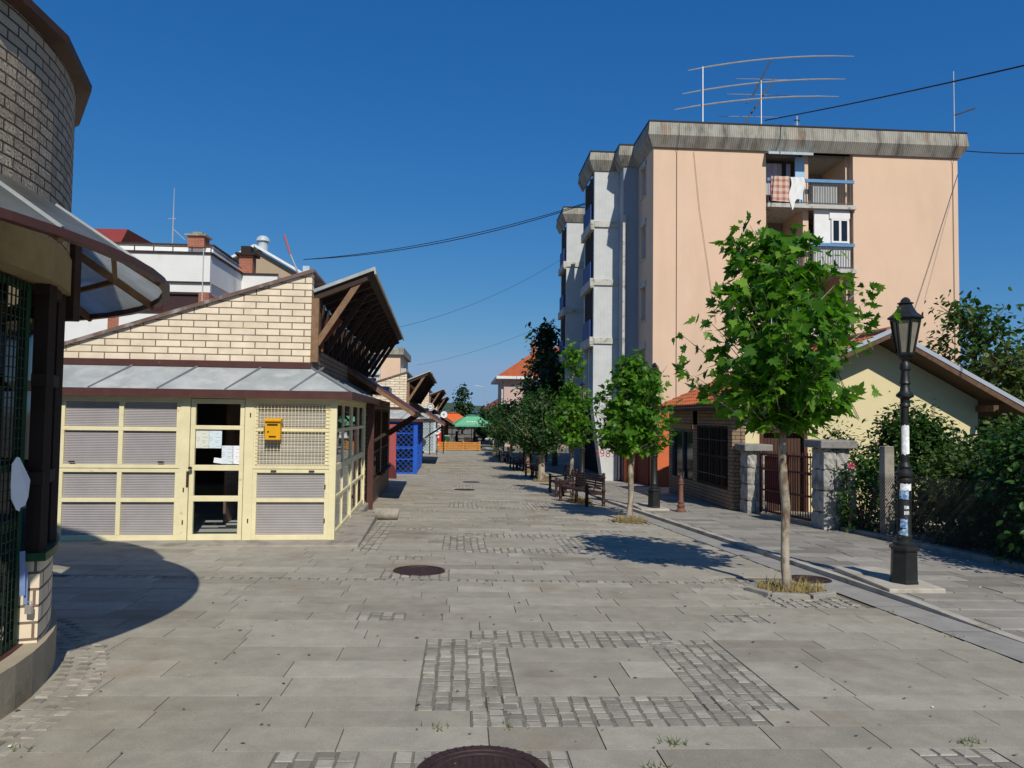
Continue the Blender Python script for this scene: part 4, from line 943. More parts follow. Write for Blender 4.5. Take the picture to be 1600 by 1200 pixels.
# ================================================================== street furniture
def lamp(label, x, y, lift_, near):
    t = thing('street_lamp', label, 'street lamp', (x, y, gz(x, y) + lift_), R(8), 'black lantern street lamps')
    H6 = 6; mb = MB(); mb.lathe([(.155, 0), (.155, .03), (.148, .035), (.14, .37), (.165, .375), (.165, .405), (.12, .43)], H6); mb.build('base', m_black, t, bevel=.004)
    mb = MB(); mb.lathe([(.115, .42), (.12, .45), (.085, .475), (.08, .52), (.088, .535), (.075, .555), (.072, 1.13), (.088, 1.15), (.088, 1.17), (.072, 1.19), (.10, 1.22), (.10, 1.245), (.06, 1.29), (.075, 1.32), (.045, 1.37)], 18)
    mb.build('lower_column', m_black, t, smooth=True)
    mb = MB(); mb.lathe([(.046, 1.36), (.042, 2.0), (.058, 2.01), (.058, 2.03), (.045, 2.05), (.05, 2.10), (.092, 2.125), (.092, 2.15), (.055, 2.19), (.045, 2.26), (.062, 2.28), (.05, 2.31), (.042, 2.42), (.058, 2.44), (.058, 2.50), (.03, 2.54), (.075, 2.60)], 18)
    mb.build('upper_column', m_black, t, smooth=True)
    f = MB(); zb, zt, rb, rt = 2.62, 3.02, .082, .148
    P = lambda k, r, z: (r * math.cos(R(60 * k + 14)), r * math.sin(R(60 * k + 14)), z)
    for k in range(6): f.beam(P(k, rb, zb), P(k, rt, zt), .022, .022); f.beam(P(k, rb, zb), P(k + 1, rb, zb), .022, .03); f.beam(P(k, rt, zt), P(k + 1, rt, zt), .024, .04)
    f.lathe([(.03, 2.53), (.06, 2.57), (.088, 2.62)], 6, a0=R(14)); fo = f.build('lantern_frame', m_black, t)
    g = MB()
    for k in range(6): g.add([P(k, rb - .006, zb), P(k + 1, rb - .006, zb), P(k + 1, rt - .006, zt), P(k, rt - .006, zt)], [(0, 1, 2, 3)])
    g.build('lantern_pane', MATS.get('milky') or milky(), fo, fix=False)
    mb = MB(); mb.lathe([(.18, 3.025), (.19, 3.04), (.185, 3.05), (.12, 3.10), (.085, 3.16), (.068, 3.20), (.085, 3.205), (.085, 3.22), (.055, 3.225), (.05, 3.25), (.03, 3.275), (.012, 3.285)], 6, a0=R(14)); mb.build('lantern_roof', m_black, t)
    return t
def milky():
    t = NT('milky'); d = t.n('ShaderNodeBsdfPrincipled'); d.inputs['Base Color'].default_value = (.42, .38, .30, 1); d.inputs['Roughness'].default_value = .25
    tr = t.n('ShaderNodeBsdfTranslucent'); tr.inputs[0].default_value = (.5, .46, .36, 1); mx = t.n('ShaderNodeMixShader'); mx.inputs[0].default_value = .4
    n = t.noise(6, t.coord()); t.l(t.ramp(n.outputs[0], [(.3, (.30, .27, .21)), (.7, (.46, .42, .34))]), d.inputs['Base Color'])
    t.l(d.outputs[0], mx.inputs[1]); t.l(tr.outputs[0], mx.inputs[2]); t.l(mx.outputs[0], t.out.inputs[0]); MATS['milky'] = t.m; return t.m
lamp1 = lamp('nearest black hexagonal lantern lamp covered in torn stickers', 5.0, 8.1, .105, True)
lamp('black lantern lamp behind the young plane tree near the brown bollard', 4.38, 16.6, .105, False)
lamp('black lantern lamp standing behind the near bench', 3.68, 22.4, .06, False)
lamp('small far lantern lamp beyond the line of benches', 3.75, 40.5, .02, False)
lamp('farthest lantern lamp near the pink house', 4.1, 47.5, .02, False)
# torn stickers on the near lamp
lamp1.rotation_euler = (0, R(1.1), R(8)); lamp1.scale = (1, 1, .985); L1 = Vector(lamp1.location)
m_stick = {}
def sticker(label, ang, z, w, h, r, col, ragged=.25, tilt=0):
    t = NT('sticker_print'); n = t.noise(26, t.coord(), 3); t.bsdf(t.mix(t.ramp(n.outputs[0], [(.48, 0.), (.6, 1.)]), col, (min(1, col[0] + .35), min(1, col[1] + .35), min(1, col[2] + .3))), .6)
    mb = MB(); n_ = 7; vs = []
    ups = [h / 2 * (1 - ragged * random.random()) for _ in range(n_ + 1)]; dn = [-h / 2 * (1 - ragged * random.random()) for _ in range(n_ + 1)]
    for rr in (r + .002, r + .0035):
        for k in range(n_ + 1):
            a = R(ang) + (k / n_ - .5) * w / r; x, y = L1.x + z * math.sin(R(1.1)) + rr * math.cos(a), L1.y + rr * math.sin(a); s = (k / n_ - .5) * tilt
            vs += [(x, y, L1.z + z + dn[k] + s), (x, y, L1.z + z + ups[k] + s)]
    o = 2 * (n_ + 1); fs = []
    for k in range(n_): fs += [(2 * k, 2 * k + 1, 2 * k + 3, 2 * k + 2), (o + 2 * k + 2, o + 2 * k + 3, o + 2 * k + 1, o + 2 * k)]
    mb.add(vs, fs); tag(mb.build('sticker', t.m, fix=False, smooth=True), label, 'sticker', 'stickers on the near lamp')
WH, BL = (.74, .75, .76), (.10, .22, .42)
sticker('tall plain white torn sticker on the thin upper shaft', -112, 1.60, .085, .36, .0455, WH, .2)
sticker('wide white torn sticker just below the lamp collar', -110, 1.07, .12, .09, .0735, WH)
sticker('blue and white torn sticker under the wide white one', -128, .99, .10, .12, .0735, BL, .35)
sticker('small grey sticker scrap halfway up the thick column', -105, .845, .05, .045, .074, (.45, .46, .47), .4)
sticker('second small grey sticker scrap, slightly lower', -104, .785, .05, .05, .074, (.50, .50, .52), .4)
sticker('round blue sticker on the lower column', -125, .665, .075, .11, .0745, BL, .3)
sticker('pale blue torn sticker near the column foot', -132, .555, .10, .10, .0765, (.16, .30, .48), .4, .04)
# bollard
def bollard(label, x, y, g=None):
    mb = MB(); mb.lathe([(.115, 0), (.115, .03), (.09, .06), (.07, .09), (.085, .12), (.085, .15), (.065, .17), (.065, .20), (.075, .22), (.055, .25), (.05, .60), (.065, .615), (.065, .63), (.05, .645), (.055, .68), (.05, .71), (.03, .735), (.035, .75), (.03, .775), (.01, .785)], 16)
    t = thing('bollard', label, 'bollard', (x, y, gz(x, y) + KERB), 0); mb.build('post', m_rustbrown, t, smooth=True); return t
bollard('rust-brown cast iron bollard on the sidewalk by the lamp', 4.85, 16.1)
# benches
def bench(label, x, y, rz, copy=None):
    if copy is not None:
        o = copy_tree(copy); o.location = (x, y, gz(x, y)); o.rotation_euler = (0, 0, rz); o['label'] = label; return o
    t = thing('park_bench', label, 'bench', (x, y, gz(x, y)), rz, 'maroon benches along the tree line')
    # local x: bench length, local y: depth (front at -y)
    for s in (-1, 1):
        X = s * .72
        MB().lathe([(.05, 0), (.05, .03), (.035, .06), (.048, .10), (.048, .14), (.036, .16), (.036, .34), (.05, .36), (.05, .40), (.034, .43), (.034, .66), (.048, .68), (.048, .72), (.03, .74), (.042, .775), (.03, .805), (.008, .815)], 12, (X, .22, 0)).build('back_post', m_bench, t, smooth=True)
        MB().lathe([(.05, 0), (.05, .03), (.035, .06), (.048, .10), (.048, .14), (.036, .16), (.036, .42), (.05, .44), (.05, .47), (.03, .49), (.042, .52), (.03, .55), (.008, .56)], 12, (X, -.24, 0)).build('front_post', m_bench, t, smooth=True)
        mb = MB(); mb.beam((X, -.24, .33), (X, .22, .30), .04, .05); mb.beam((X, -.24, .46), (X, .22, .50), .035, .035); mb.build('armrest', m_bench, t)
    mb = MB()
    for k in range(6): mb.obox((0, -.21 + k * .075, .365 - .004 * k), (1.40, .058, .028))
    mb.build('seat', m_bench, t, bevel=.004)
    mb = MB()
    for k in range(6): mb.obox((0, .165 + .012 * k, .43 + k * .058), (1.40, .024, .042))
    for s in (-.35, .35): mb.beam((s, .15, .36), (s, .245, .74), .03, .02)
    mb.build('backrest', m_bench, t, bevel=.004)
    for s in (-.3, .3): MB().lathe([(.05, 0), (.05, .05), (.028, .09), (.04, .14), (.028, .2), (.028, .35)], 10, (s, .0, 0)).build('leg', m_bench, t, smooth=True)
    return t
b0 = bench('nearest maroon slatted bench, between the two young plane trees', 3.02, 18.4, R(-72))
bench('second maroon slatted bench, just behind the nearest one', 2.85, 20.9, R(-90), b0)
bench('maroon slatted bench third along the tree line, before the dark linden trunk', 2.95, 29.6, R(-86), b0)
bench('maroon slatted bench fourth along the line, half hidden by trunks', 2.6, 34.4, R(-88), b0)
bench('farthest maroon bench, by the potted shrub', 2.35, 39.6, R(-88), b0)
# manhole covers
def manhole(label, x, y, r):
    t = thing('manhole_cover', label, 'manhole cover', (x, y, gz(x, y) + .003), 0, 'round iron manhole covers'); t.rotation_euler = (-.0245, .0125, 0)
    mb = MB(); n = 48
    mb.lathe([(r, -.02), (r, .006), (r - .004, .009), (r - .055, .009), (r - .058, .004), (r - .06, -.02)], n)
    for k in range(44): a = 2 * math.pi * k / 44; mb.obox(((r - .03) * math.cos(a), (r - .03) * math.sin(a), .0095), (.044, .012, .007), a)
    mb.build('frame', m_manhole, t)
    mb = MB(); r2 = r - .064; mb.lathe([(r2, -.02), (r2, .004), (r2 - .01, .006), (r2 - .03, .006), (r2 - .035, .001), (.01, .001)], n)
    for i in range(-9, 10):
        for j in range(-9, 10):
            a, b = i * .03 * r / .3, j * .03 * r / .3
            if math.hypot(a, b) < r2 - .05: mb.box(a - .009, a + .009, b - .009, b + .009, 0, .007)
    mb.build('lid', m_manhole, t)
manhole('round rusty manhole cover at the bottom edge among cobbles', .13, 3.66, .335); manhole('round brown manhole cover before the yellow kiosk', -.48, 9.05, .31)
manhole('thin distant manhole cover in the middle of the street', .12, 22.3, .31); manhole('small distant manhole cover farther up the street', .36, 25.9, .30)
manhole('manhole cover on the smooth drain strip by the near tree', 4.22, 8.75, .25)

# ================================================================== vegetation
LEAF5 = [(0, 0), (.10, .06), (.34, .02), (.27, .16), (.52, .34), (.30, .36), (.34, .58), (.16, .52), (.13, .74), (0, 1.0)]   # right half of a plane-tree leaf
def leaf_template(kind_):
    if kind_ == 'lobed':
        n = len(LEAF5); V = [(x, y, .10 * x * x * 2 - .12 * y * y) for x, y in LEAF5] + [(-x, y, .10 * x * x * 2 - .12 * y * y) for x, y in LEAF5[1:-1]]
        return np.array(V), [list(range(n)), [0, n - 1] + list(range(2 * n - 3, n - 1, -1))]
    if kind_ == 'oval':
        V = [(0, 0, 0), (.24, .25, .05), (.26, .6, .03), (0, 1, -.1), (-.26, .6, .03), (-.24, .25, .05)]; return np.array(V), [[0, 1, 2, 3], [0, 3, 4, 5]]
    V = [(0, 0, 0), (.35, .3, .06), (.2, .8, 0), (-.25, .85, .0), (-.38, .3, .05)]; return np.array(V), [[0, 1, 2, 3, 4]]
def leaves(name, pos, outward, size, mat, parent, kind_='lobed', up=.6, outw=.5, rnd=.6, tint=None, off=None, droop=.35):
    V, F = leaf_template(kind_); N = len(pos); nv = len(V)
    nrm = outward * outw + np.array([0, 0, up]) + rng.normal(0, rnd, (N, 3)); nrm /= np.linalg.norm(nrm, axis=1)[:, None]
    td = outward + np.array([0, 0, -droop]) + rng.normal(0, .7, (N, 3)); td -= nrm * (td * nrm).sum(1)[:, None]; td /= np.linalg.norm(td, axis=1)[:, None] + 1e-9
    sd_ = np.cross(td, nrm); s = size * rng.uniform(.45, 1.25, N)
    P = pos[:, None, :] + s[:, None, None] * (V[None, :, 0:1] * sd_[:, None, :] + V[None, :, 1:2] * td[:, None, :] + V[None, :, 2:3] * nrm[:, None, :])
    P = P.reshape(-1, 3) - (np.array(off) if off is not None else 0)
    me = bpy.data.meshes.new(name); me.vertices.add(N * nv); me.vertices.foreach_set('co', P.astype('f').ravel())
    fl = [len(f) for f in F]; flat = np.concatenate([np.array(f) for f in F]); nl = len(flat)
    me.loops.add(N * nl); me.loops.foreach_set('vertex_index', (flat[None, :] + (np.arange(N) * nv)[:, None]).astype('i').ravel())
    starts = np.concatenate([[0], np.cumsum(fl)[:-1]]); me.polygons.add(N * len(F))
    me.polygons.foreach_set('loop_start', (starts[None, :] + (np.arange(N) * nl)[:, None]).astype('i').ravel())
    me.polygons.foreach_set('loop_total', np.tile(np.array(fl, 'i'), N)); me.update(calc_edges=True); me.validate()
    a = me.attributes.new('tint', 'FLOAT', 'FACE'); tv = tint if tint is not None else np.clip(rng.normal(.5, .22, N), 0, 1)
    if len(me.polygons) == N * len(F): a.data.foreach_set('value', np.repeat(tv, len(F)).astype('f'))
    me.materials.append(mat); o = bpy.data.objects.new(name, me); COL.objects.link(o); o.parent = parent; return o
lm_plane = leafmat('plane_leaf', (.022, .080, .007), (.072, .195, .012), (.22, .38, .045), .45)
lm_linden = leafmat('linden_leaf', (.012, .042, .010), (.026, .075, .014), (.075, .16, .03), .25)
lm_bush = leafmat('bush_leaf', (.013, .038, .008), (.03, .085, .014), (.085, .17, .03), .25)
lm_olive = leafmat('olive_leaf', (.03, .055, .012), (.075, .12, .025), (.14, .18, .05), .28)
lm_far = leafmat('distant_leaf', (.010, .028, .010), (.022, .055, .018), (.05, .10, .03), .2)

def tree(name, label, cat, x, y, trunk, prof, n_br, per, spread, size, lm, bark, kind_='lobed', r0=.06, group=None, lean=(0, 0), zoff=0., tips=(), seed=1, tw=1.0, trunk_bits=None):
    """trunk: height where the crown starts; prof: (height, radius) outline of the crown, heights above the foot"""
    global rng
    rng = np.random.default_rng(seed); rd = random.Random(seed)
    z = gz(x, y) + zoff; t = thing(name, label, cat, (x, y, z), 0, group)
    hs = [p[0] for p in prof]; top = hs[-1]; rad = lambda hh: float(np.interp(hh, hs, [p[1] for p in prof]))
    ax = lambda hh: np.array([lean[0] * hh / top, lean[1] * hh / top, hh])
    tb = MB(); pts = []; rr = []
    for k in range(13):
        f = k / 12; hh = f * top * .93; a = ax(hh); w = .018 * top * .3
        pts.append((a[0] + w * math.sin(k * 1.7 + seed), a[1] + w * math.cos(k * 1.3 + seed), hh - (.06 if k == 0 else 0)))
        rr.append(r0 * (1.35 if k == 0 else 1) * (1 - .85 * max(0, (hh - trunk * .8)) / (top * .93 - trunk * .8 + 1e-6)) * rd.uniform(.93, 1.07))
    tb.tube(pts, rr, 10)
    C_ = []; D_ = []
    wts = [rad(h_) ** 1.3 + .02 for h_ in np.linspace(hs[0], top, 40)]; hsamp = np.linspace(hs[0], top, 40)
    ends = []
    for i in range(n_br):
        hh = float(rd.choices(list(hsamp), wts)[0]) + rd.uniform(-.04, .04) * top; hh = min(max(hh, hs[0]), top); az = i * 2.39996 + rd.uniform(-.4, .4)
        ends.append((hh, az, rad(hh) * (rd.random() ** .5) * rd.uniform(.62, 1.17)))
    for e in tips: ends.append(e)
    for (hh, az, rr_) in ends:
        a = ax(hh); tip = Vector((a[0] + rr_ * math.cos(az), a[1] + rr_ * math.sin(az), hh)); bh = max(trunk, hh - rr_ * rd.uniform(.5, .9)); b = ax(min(bh, top * .9)); root = Vector(b)
        mid = root.lerp(tip, .55) + Vector((0, 0, -.08 * rr_))
        tb.tube([root, mid, tip], [r0 * .28 * tw, r0 * .15 * tw, r0 * .05 * tw], 5, cap=False)
        k = max(4, int(per * rd.uniform(.6, 1.4))); f = rng.uniform(.35, 1.08, k)
        r_ = np.array(root); m_ = np.array(tip)
        c = r_[None, :] + (m_ - r_)[None, :] * f[:, None] + rng.normal(0, spread, (k, 3)) * np.array([1, 1, .75]); C_.append(c)
        d = np.array([math.cos(az), math.sin(az), .15])[None, :] * (.5 + rr_ / (max(p[1] for p in prof) + .01)) + rng.normal(0, .25, (k, 3)); D_.append(d)
    tb.build('trunk', bark, t, smooth=True)
    P = np.concatenate(C_); O = np.concatenate(D_); O /= np.linalg.norm(O, axis=1)[:, None]
    leaves('crown', P, O, size, lm, t, kind_)
    return t
TG = 'young street trees in the row'
tree('plane_tree', 'nearest young plane tree, tall and leafy in a stone-edged pit', 'tree', 3.62, 8.03, 1.75,
     [(1.92, .5), (2.12, .82), (2.45, 1.04), (2.8, 1.04), (3.05, .98), (3.3, .84), (3.55, .72), (3.8, .42), (4.02, .12)], 165, 21, .078, .155, lm_plane, m_bark, r0=.047, group=TG, lean=(-.12, 0), seed=3,
     tips=[(4.12, 2.6, .28), (3.95, 3.0, .55), (3.9, .8, .3), (3.3, 0.15, 1.15), (3.45, .1, 1.1), (2.45, 3.2, 1.15), (2.85, 3.1, 1.12), (3.05, -.2, 1.12), (2.3, .1, 1.0)], tw=1.0)
tree('plane_tree', 'second young plane tree, bright green and rounded, before the graffiti pier', 'tree', 3.36, 14.62, 1.35,
     [(1.48, .55), (1.7, .88), (2.0, .95), (2.4, .86), (2.8, .66), (3.2, .42), (3.5, .1)], 150, 23, .085, .14, lm_plane, m_bark, r0=.055, group=TG, lean=(.12, 0), seed=5)
tree('plane_tree', 'thin spire-topped young plane tree behind the benches', 'tree', 3.08, 20.5, 1.5,
     [(1.45, .4), (1.8, .72), (2.4, .70), (2.9, .45), (3.3, .26), (3.9, .22), (4.3, .08)], 115, 21, .09, .135, lm_plane, m_bark, r0=.05, group=TG, seed=8)
for i, (yy, xx, lab, s, rt) in enumerate(((27.2, 2.97, 'stout dark linden with a thick cut trunk, first after the plane trees', 1.0, .17), (32.6, 2.95, 'dark linden second in the linden row, with a reddish trunk', 1.02, .11), (38.6, 2.6, 'dark linden third in the linden row, with a slim grey trunk', 1.0, .09),
                                      (45, 2.55, 'dark linden fourth in the row, beside the cafe fence corner', 1.0, .08), (51.5, 2.5, 'small linden fifth in the row, near the green parasol', .95, .07), (58, 2.5, 'farthest small linden before the dark hall', .95, .07))):
    tree('linden_tree', lab, 'tree', xx, yy, 1.35 * s, [(1.05 * s, .5), (1.35 * s, 1.12), (1.9 * s, 1.28), (2.5 * s, 1.0), (3.0 * s, .6), (3.35 * s, .15)], 150 if i < 3 else 90, 34 if i < 3 else 22, .16, .135 if i < 3 else .2, lm_linden, m_bark if i != 1 else surf('reddish_bark', (.26, .15, .09), .9, .3, 9, .5), 'oval', r0=rt * .75, group=TG, seed=20 + i)
tree('tall_tree', 'tall dark tree rising behind the lindens beside the far tower', 'tree', 4.55, 40.5, 3.0, [(1.5, 1.0), (3.0, 1.5), (5.0, 1.45), (6.4, 1.0), (7.3, .5), (7.8, .15)], 120, 34, .28, .3, lm_far, m_darkbark, 'oval', r0=.16, seed=31, group='dark trees beside the towers')
tree('tall_tree', 'second dark bushy tree, lower, against the far tower', 'tree', 4.7, 37.2, 2.2, [(1.2, .8), (2.5, 1.2), (4.2, 1.1), (5.8, .4)], 90, 30, .25, .28, lm_far, m_darkbark, 'oval', r0=.14, seed=32, group='dark trees beside the towers')
# trees right of the apartment building
tree('garden_tree', 'tall dark green tree beside the right edge of the apartment block', 'tree', 15.6, 21.5, 2.2, [(1.6, 1.6), (3.0, 2.3), (4.4, 1.9), (5.4, 1.2), (6.3, .35)], 120, 34, .26, .22, lm_bush, m_darkbark, 'oval', r0=.14, seed=41, group='garden trees behind the house', tips=[(6.0, .2, 1.3), (5.6, -.2, 1.8), (5.9, 3.0, 1.0), (4.9, 3.1, 2.2)])
tree('garden_tree', 'olive-green bushy tree in front of the tall dark one', 'tree', 15.0, 19.3, 1.5, [(.8, 1.2), (1.8, 1.9), (3.0, 1.8), (4.0, 1.0), (4.5, .3)], 110, 34, .24, .2, lm_olive, m_darkbark, 'oval', r0=.12, seed=42, group='garden trees behind the house')
tree('garden_tree', 'dense green tree at the right picture edge behind the house', 'tree', 18.2, 20.5, 1.5, [(.8, 1.5), (2.0, 2.1), (3.6, 2.0), (5.0, 1.2), (5.6, .3)], 110, 34, .26, .22, lm_olive, m_darkbark, 'oval', r0=.12, seed=43, group='garden trees behind the house')

def bush(label, x, y, rx, ry, h, n, size, lm, kind_='oval', seed=1, name='bush', group='garden bushes along the fence', z0=.1, stems=7):
    global rng
    rng = np.random.default_rng(seed); rd = random.Random(seed); z = gz(x, y); t = thing(name, label, 'bush', (x, y, z), 0, group); sb = MB(); P = []; O = []
    nb = max(10, n // 30)
    for i in range(nb):
        az = i * 2.39996; el = math.asin(min(1, rd.random() ** .8)); rr = rd.uniform(.55, 1.05)
        d = np.array([rx * math.cos(az) * math.cos(el), ry * math.sin(az) * math.cos(el), h * .5 * (1 + math.sin(el) * 1.0) if rd.random() > .35 else h * rd.uniform(z0, .6)]); d[:2] *= rr
        k = 30; c = d[None, :] * np.array([1, 1, 1]) + rng.normal(0, .13, (k, 3)) * np.array([rx, ry, h * .7]); P.append(c); o = c - np.array([0, 0, h * .35]); O.append(o)
        if i < stems * 3: sb.tube([(rd.uniform(-.15, .15), rd.uniform(-.15, .15), -.03), (d[0] * .45, d[1] * .45, d[2] * .5), tuple(d)], [.022, .015, .006], 5, cap=False)
    sb.build('stem', m_darkbark, t, smooth=True); P = np.concatenate(P); P[:, 2] = np.maximum(P[:, 2], .02); O = np.concatenate(O); O /= np.linalg.norm(O, axis=1)[:, None] + 1e-9
    leaves('foliage', P, O, size, lm, t, kind_); return t
bush('large round dark bush before the yellow gable wall', 8.4, 13.3, .95, .75, 2.05, 8500, .11, lm_bush, seed=51)
bush('light bush leaning over the right gate pillar', 7.4, 14.1, .5, .45, 1.75, 2000, .085, lm_bush, seed=52)
bush('low bush with pink blooms beside the gate pillar', 7.2, 12.9, .45, .4, 1.35, 1500, .085, lm_bush, seed=53, z0=.02)
bush('bright feathery bush right of the concrete post', 7.9, 11.3, .6, .65, 1.45, 3600, .085, lm_olive, seed=54)
bush('tall dense dark hedge bush behind the near lamp', 9.4, 11.9, 1.35, 1.0, 1.8, 10000, .11, lm_bush, seed=55, z0=.02)
bush('dark hedge bush reaching the right picture edge', 8.55, 9.8, 1.2, 1.1, 1.9, 10000, .11, lm_bush, seed=56, z0=.02)
bush('lowest dark hedge bush at the right edge of the pavement', 7.75, 8.7, .85, .8, 1.75, 5000, .11, lm_bush, seed=57, z0=.02)
bush('dark bush under the eave at the right end of the house', 12.4, 15.0, 1.6, .9, 1.9, 5000, .13, lm_bush, seed=58, z0=.02)
tree('garden_tree', 'large garden tree over the hedge to the right', 'tree', 9.6, 5.9, 1.6, [(1.2, 1.2), (2.2, 1.9), (3.6, 1.8), (4.6, .9)], 120, 40, .26, .22, lm_bush, m_darkbark, 'oval', r0=.14, seed=44, group='garden trees behind the house')
tree('garden_tree', 'garden tree deep in the hedge, right of the tall hedge bush', 'tree', 10.6, 8.5, 1.5, [(.9, 1.2), (2.0, 1.65), (3.6, 1.5), (4.8, .7)], 120, 40, .24, .22, lm_bush, m_darkbark, 'oval', r0=.13, seed=45, group='garden trees behind the house')
tree('garden_tree', 'garden tree beyond the hedge at the right end of the house', 'tree', 13.0, 11.4, 1.5, [(.9, 1.2), (2.0, 1.7), (3.4, 1.5), (4.4, .7)], 100, 36, .24, .22, lm_bush, m_darkbark, 'oval', r0=.13, seed=46, group='garden trees behind the house')
def flower(label, x, y, z, col):
    mb = MB(); c = Vector((x, y, z))
    for k in range(5):
        a = k * 1.2566; mb.add([c, c + Vector((.05 * math.cos(a - .5), -.02, .05 * math.sin(a - .5))), c + Vector((.085 * math.cos(a), -.03, .085 * math.sin(a))), c + Vector((.05 * math.cos(a + .5), -.02, .05 * math.sin(a + .5)))], [(0, 1, 2, 3)])
    mb.tube([c, c + Vector((0, -.035, 0))], [.012, .006], 6); mb.tube([c, c + Vector((.02, .12, -.25))], .006, 5)
    tag(mb.build('flower', surf('petal_%s' % ('pink' if col[0] > .5 and col[1] < .2 else 'pale'), col, .7), fix=False), label, 'flower')
flower('dark pink bloom beside the right gate pillar', 7.02, 12.95, .85, (.55, .06, .16)); flower('pale pink bloom in the dark hedge', 8.55, 9.85, 1.15, (.62, .35, .34))

# stone-edged tree pits with dry grass
def pit(x, y, rx, ry, ring, n=7, seed=0):
    rd = random.Random(seed); mb = MB()
    if ring:
        for k in range(n):
            a0, a1 = 2 * math.pi * (k + .04) / n + .35, 2 * math.pi * (k + .96) / n + .35
            q = [(x + rx * math.cos(a0), y + ry * math.sin(a0)), (x + rx * math.cos(a1), y + ry * math.sin(a1)), (x + (rx - .10) * math.cos(a1), y + (ry - .10) * math.sin(a1)), (x + (rx - .10) * math.cos(a0), y + (ry - .10) * math.sin(a0))]
            mb.prism([(a, b, gz(a, b) - .02) for a, b in q], (0, 0, .062))
        kind(mb.build('pit_edging', surf('grey_kerbstone', (.30, .285, .245), .9, .2, 5, .4), bevel=.008), 'structure')
    kind(MB().prism([(x + (rx - .06) * math.cos(2 * math.pi * k / 20), y + (ry - .06) * math.sin(2 * math.pi * k / 20), gz(x, y) + .012) for k in range(20)], (0, 0, .016)).build('pit_soil', surf('dry_soil', (.19, .14, .08), .95, .3, 14, .6)), 'structure')
    g = MB(); T = []
    for k in range(520):
        a, r_ = rd.uniform(0, 6.283), math.sqrt(rd.random()) * .95; px, py = x + (rx - .1) * r_ * math.cos(a), y + (ry - .1) * r_ * math.sin(a); z = gz(x, y) + .025; h_ = rd.uniform(.03, .11) * (1.9 if rd.random() > .965 else 1)
        dx, dy = rd.gauss(0, .035), rd.gauss(0, .035); b = rd.uniform(0, 3.14); w = .0035; wx, wy = w * math.cos(b), w * math.sin(b)
        g.add([(px - wx, py - wy, z), (px + wx, py + wy, z), (px + dx * .5 + wx * .7, py + dy * .5 + wy * .7, z + h_ * .6), (px + dx * .5 - wx * .7, py + dy * .5 - wy * .7, z + h_ * .6), (px + dx * 1.3, py + dy * 1.3, z + h_)], [(0, 1, 2, 3), (3, 2, 4)]); v = rd.random(); T += [v, v]
    o = g.build('dry_grass', tinted('straw_grass', (.40, .29, .11), (.17, .20, .05), .9, 5, 0), tint=[min(1, max(0, v)) ** 2.2 for v in T], fix=False); kind(o, 'stuff')
pit(3.66, 8.06, .50, .40, True, 7, 1); pit(3.36, 14.6, .42, .34, False, seed=2); pit(3.05, 18.9, .4, .5, False, seed=3); pit(3.05, 27.2, .5, .5, False, seed=4); pit(3.05, 32.6, .4, .4, False, seed=5)
def weeds():
    mb = MB(); T = []; rd = random.Random(5)
    spots = [(1.16, 4.02, 22), (1.0, 3.75, 18), (.33, 4.25, 10), (2.85, 4.02, 26), (3.05, 8.62, 18), (-2.5, 3.9, 30), (-2.2, 4.0, 10), (-2.3, 10.98, 50), (-1.5, 11.0, 26), (-3.2, 10.95, 26), (-.1, 4.25, 12)] + [(strip_l(y_) - .02 + rd.uniform(-.03, .05), y_, 9) for y_ in (6.2, 7.1, 9.3, 10.2, 12.2, 13.4)] + [(6.5 + rd.uniform(-.2, .2), y_, 20) for y_ in (7.6, 8.2, 8.9, 9.6)] + [(5.3 + rd.uniform(-.3, .3), 7.8, 12) for _ in range(3)]
    for (x, y, n) in spots:
        for _ in range(n):
            px, py = x + rd.gauss(0, .05), y + rd.gauss(0, .02); z = gz(px, py) - .005; h_ = rd.uniform(.015, .05); a = rd.uniform(0, 6.28); d = rd.uniform(.01, .05); w = .005
            mb.add([(px - w, py, z), (px + w, py, z), (px + d * math.cos(a), py + d * math.sin(a), z + h_)], [(0, 1, 2)]); T.append(rd.random())
    kind(mb.build('weeds', tinted('weed_green', (.05, .10, .02), (.14, .16, .05), .9, 5, 0), tint=T, fix=False), 'stuff')
weeds()
def litter():
    mb = MB(); T = []; rd = random.Random(9)
    def scrap(x, y, s, v, lift_=.006):
        n = rd.choice([4, 5, 6]); z = gz(x, y) + lift_; a0 = rd.uniform(0, 6)
        mb.add([(x + s * rd.uniform(.5, 1.1) * math.cos(a0 + 6.283 * k / n), y + s * rd.uniform(.4, .9) * math.sin(a0 + 6.283 * k / n), z + rd.uniform(0, .006)) for k in range(n)], [tuple(range(n))]); T.append(v)
    for _ in range(300): scrap(rd.uniform(-3, 4), 2.6 + 11 * rd.random() ** 1.5, rd.uniform(.008, .02), rd.uniform(0, .3))
    for _ in range(26): scrap(rd.uniform(-2.4, 3.8), 3 + 8 * rd.random(), rd.uniform(.007, .014), rd.uniform(.85, 1))
    for _ in range(34): scrap(rd.uniform(5.6, 7.2), rd.uniform(7.0, 10.6), rd.uniform(.012, .03), rd.choice([.2, .5, .95]), KERB + .006)
    for _ in range(50): scrap(rd.gauss(5.15, .16), rd.gauss(7.72, .05), rd.uniform(.01, .025), rd.uniform(.35, .6), .012)
    kind(mb.build('litter', tinted('litter_bits', (.05, .035, .025), (.75, .74, .72), .9, 5, 0), tint=T, fix=False), 'stuff')
litter()

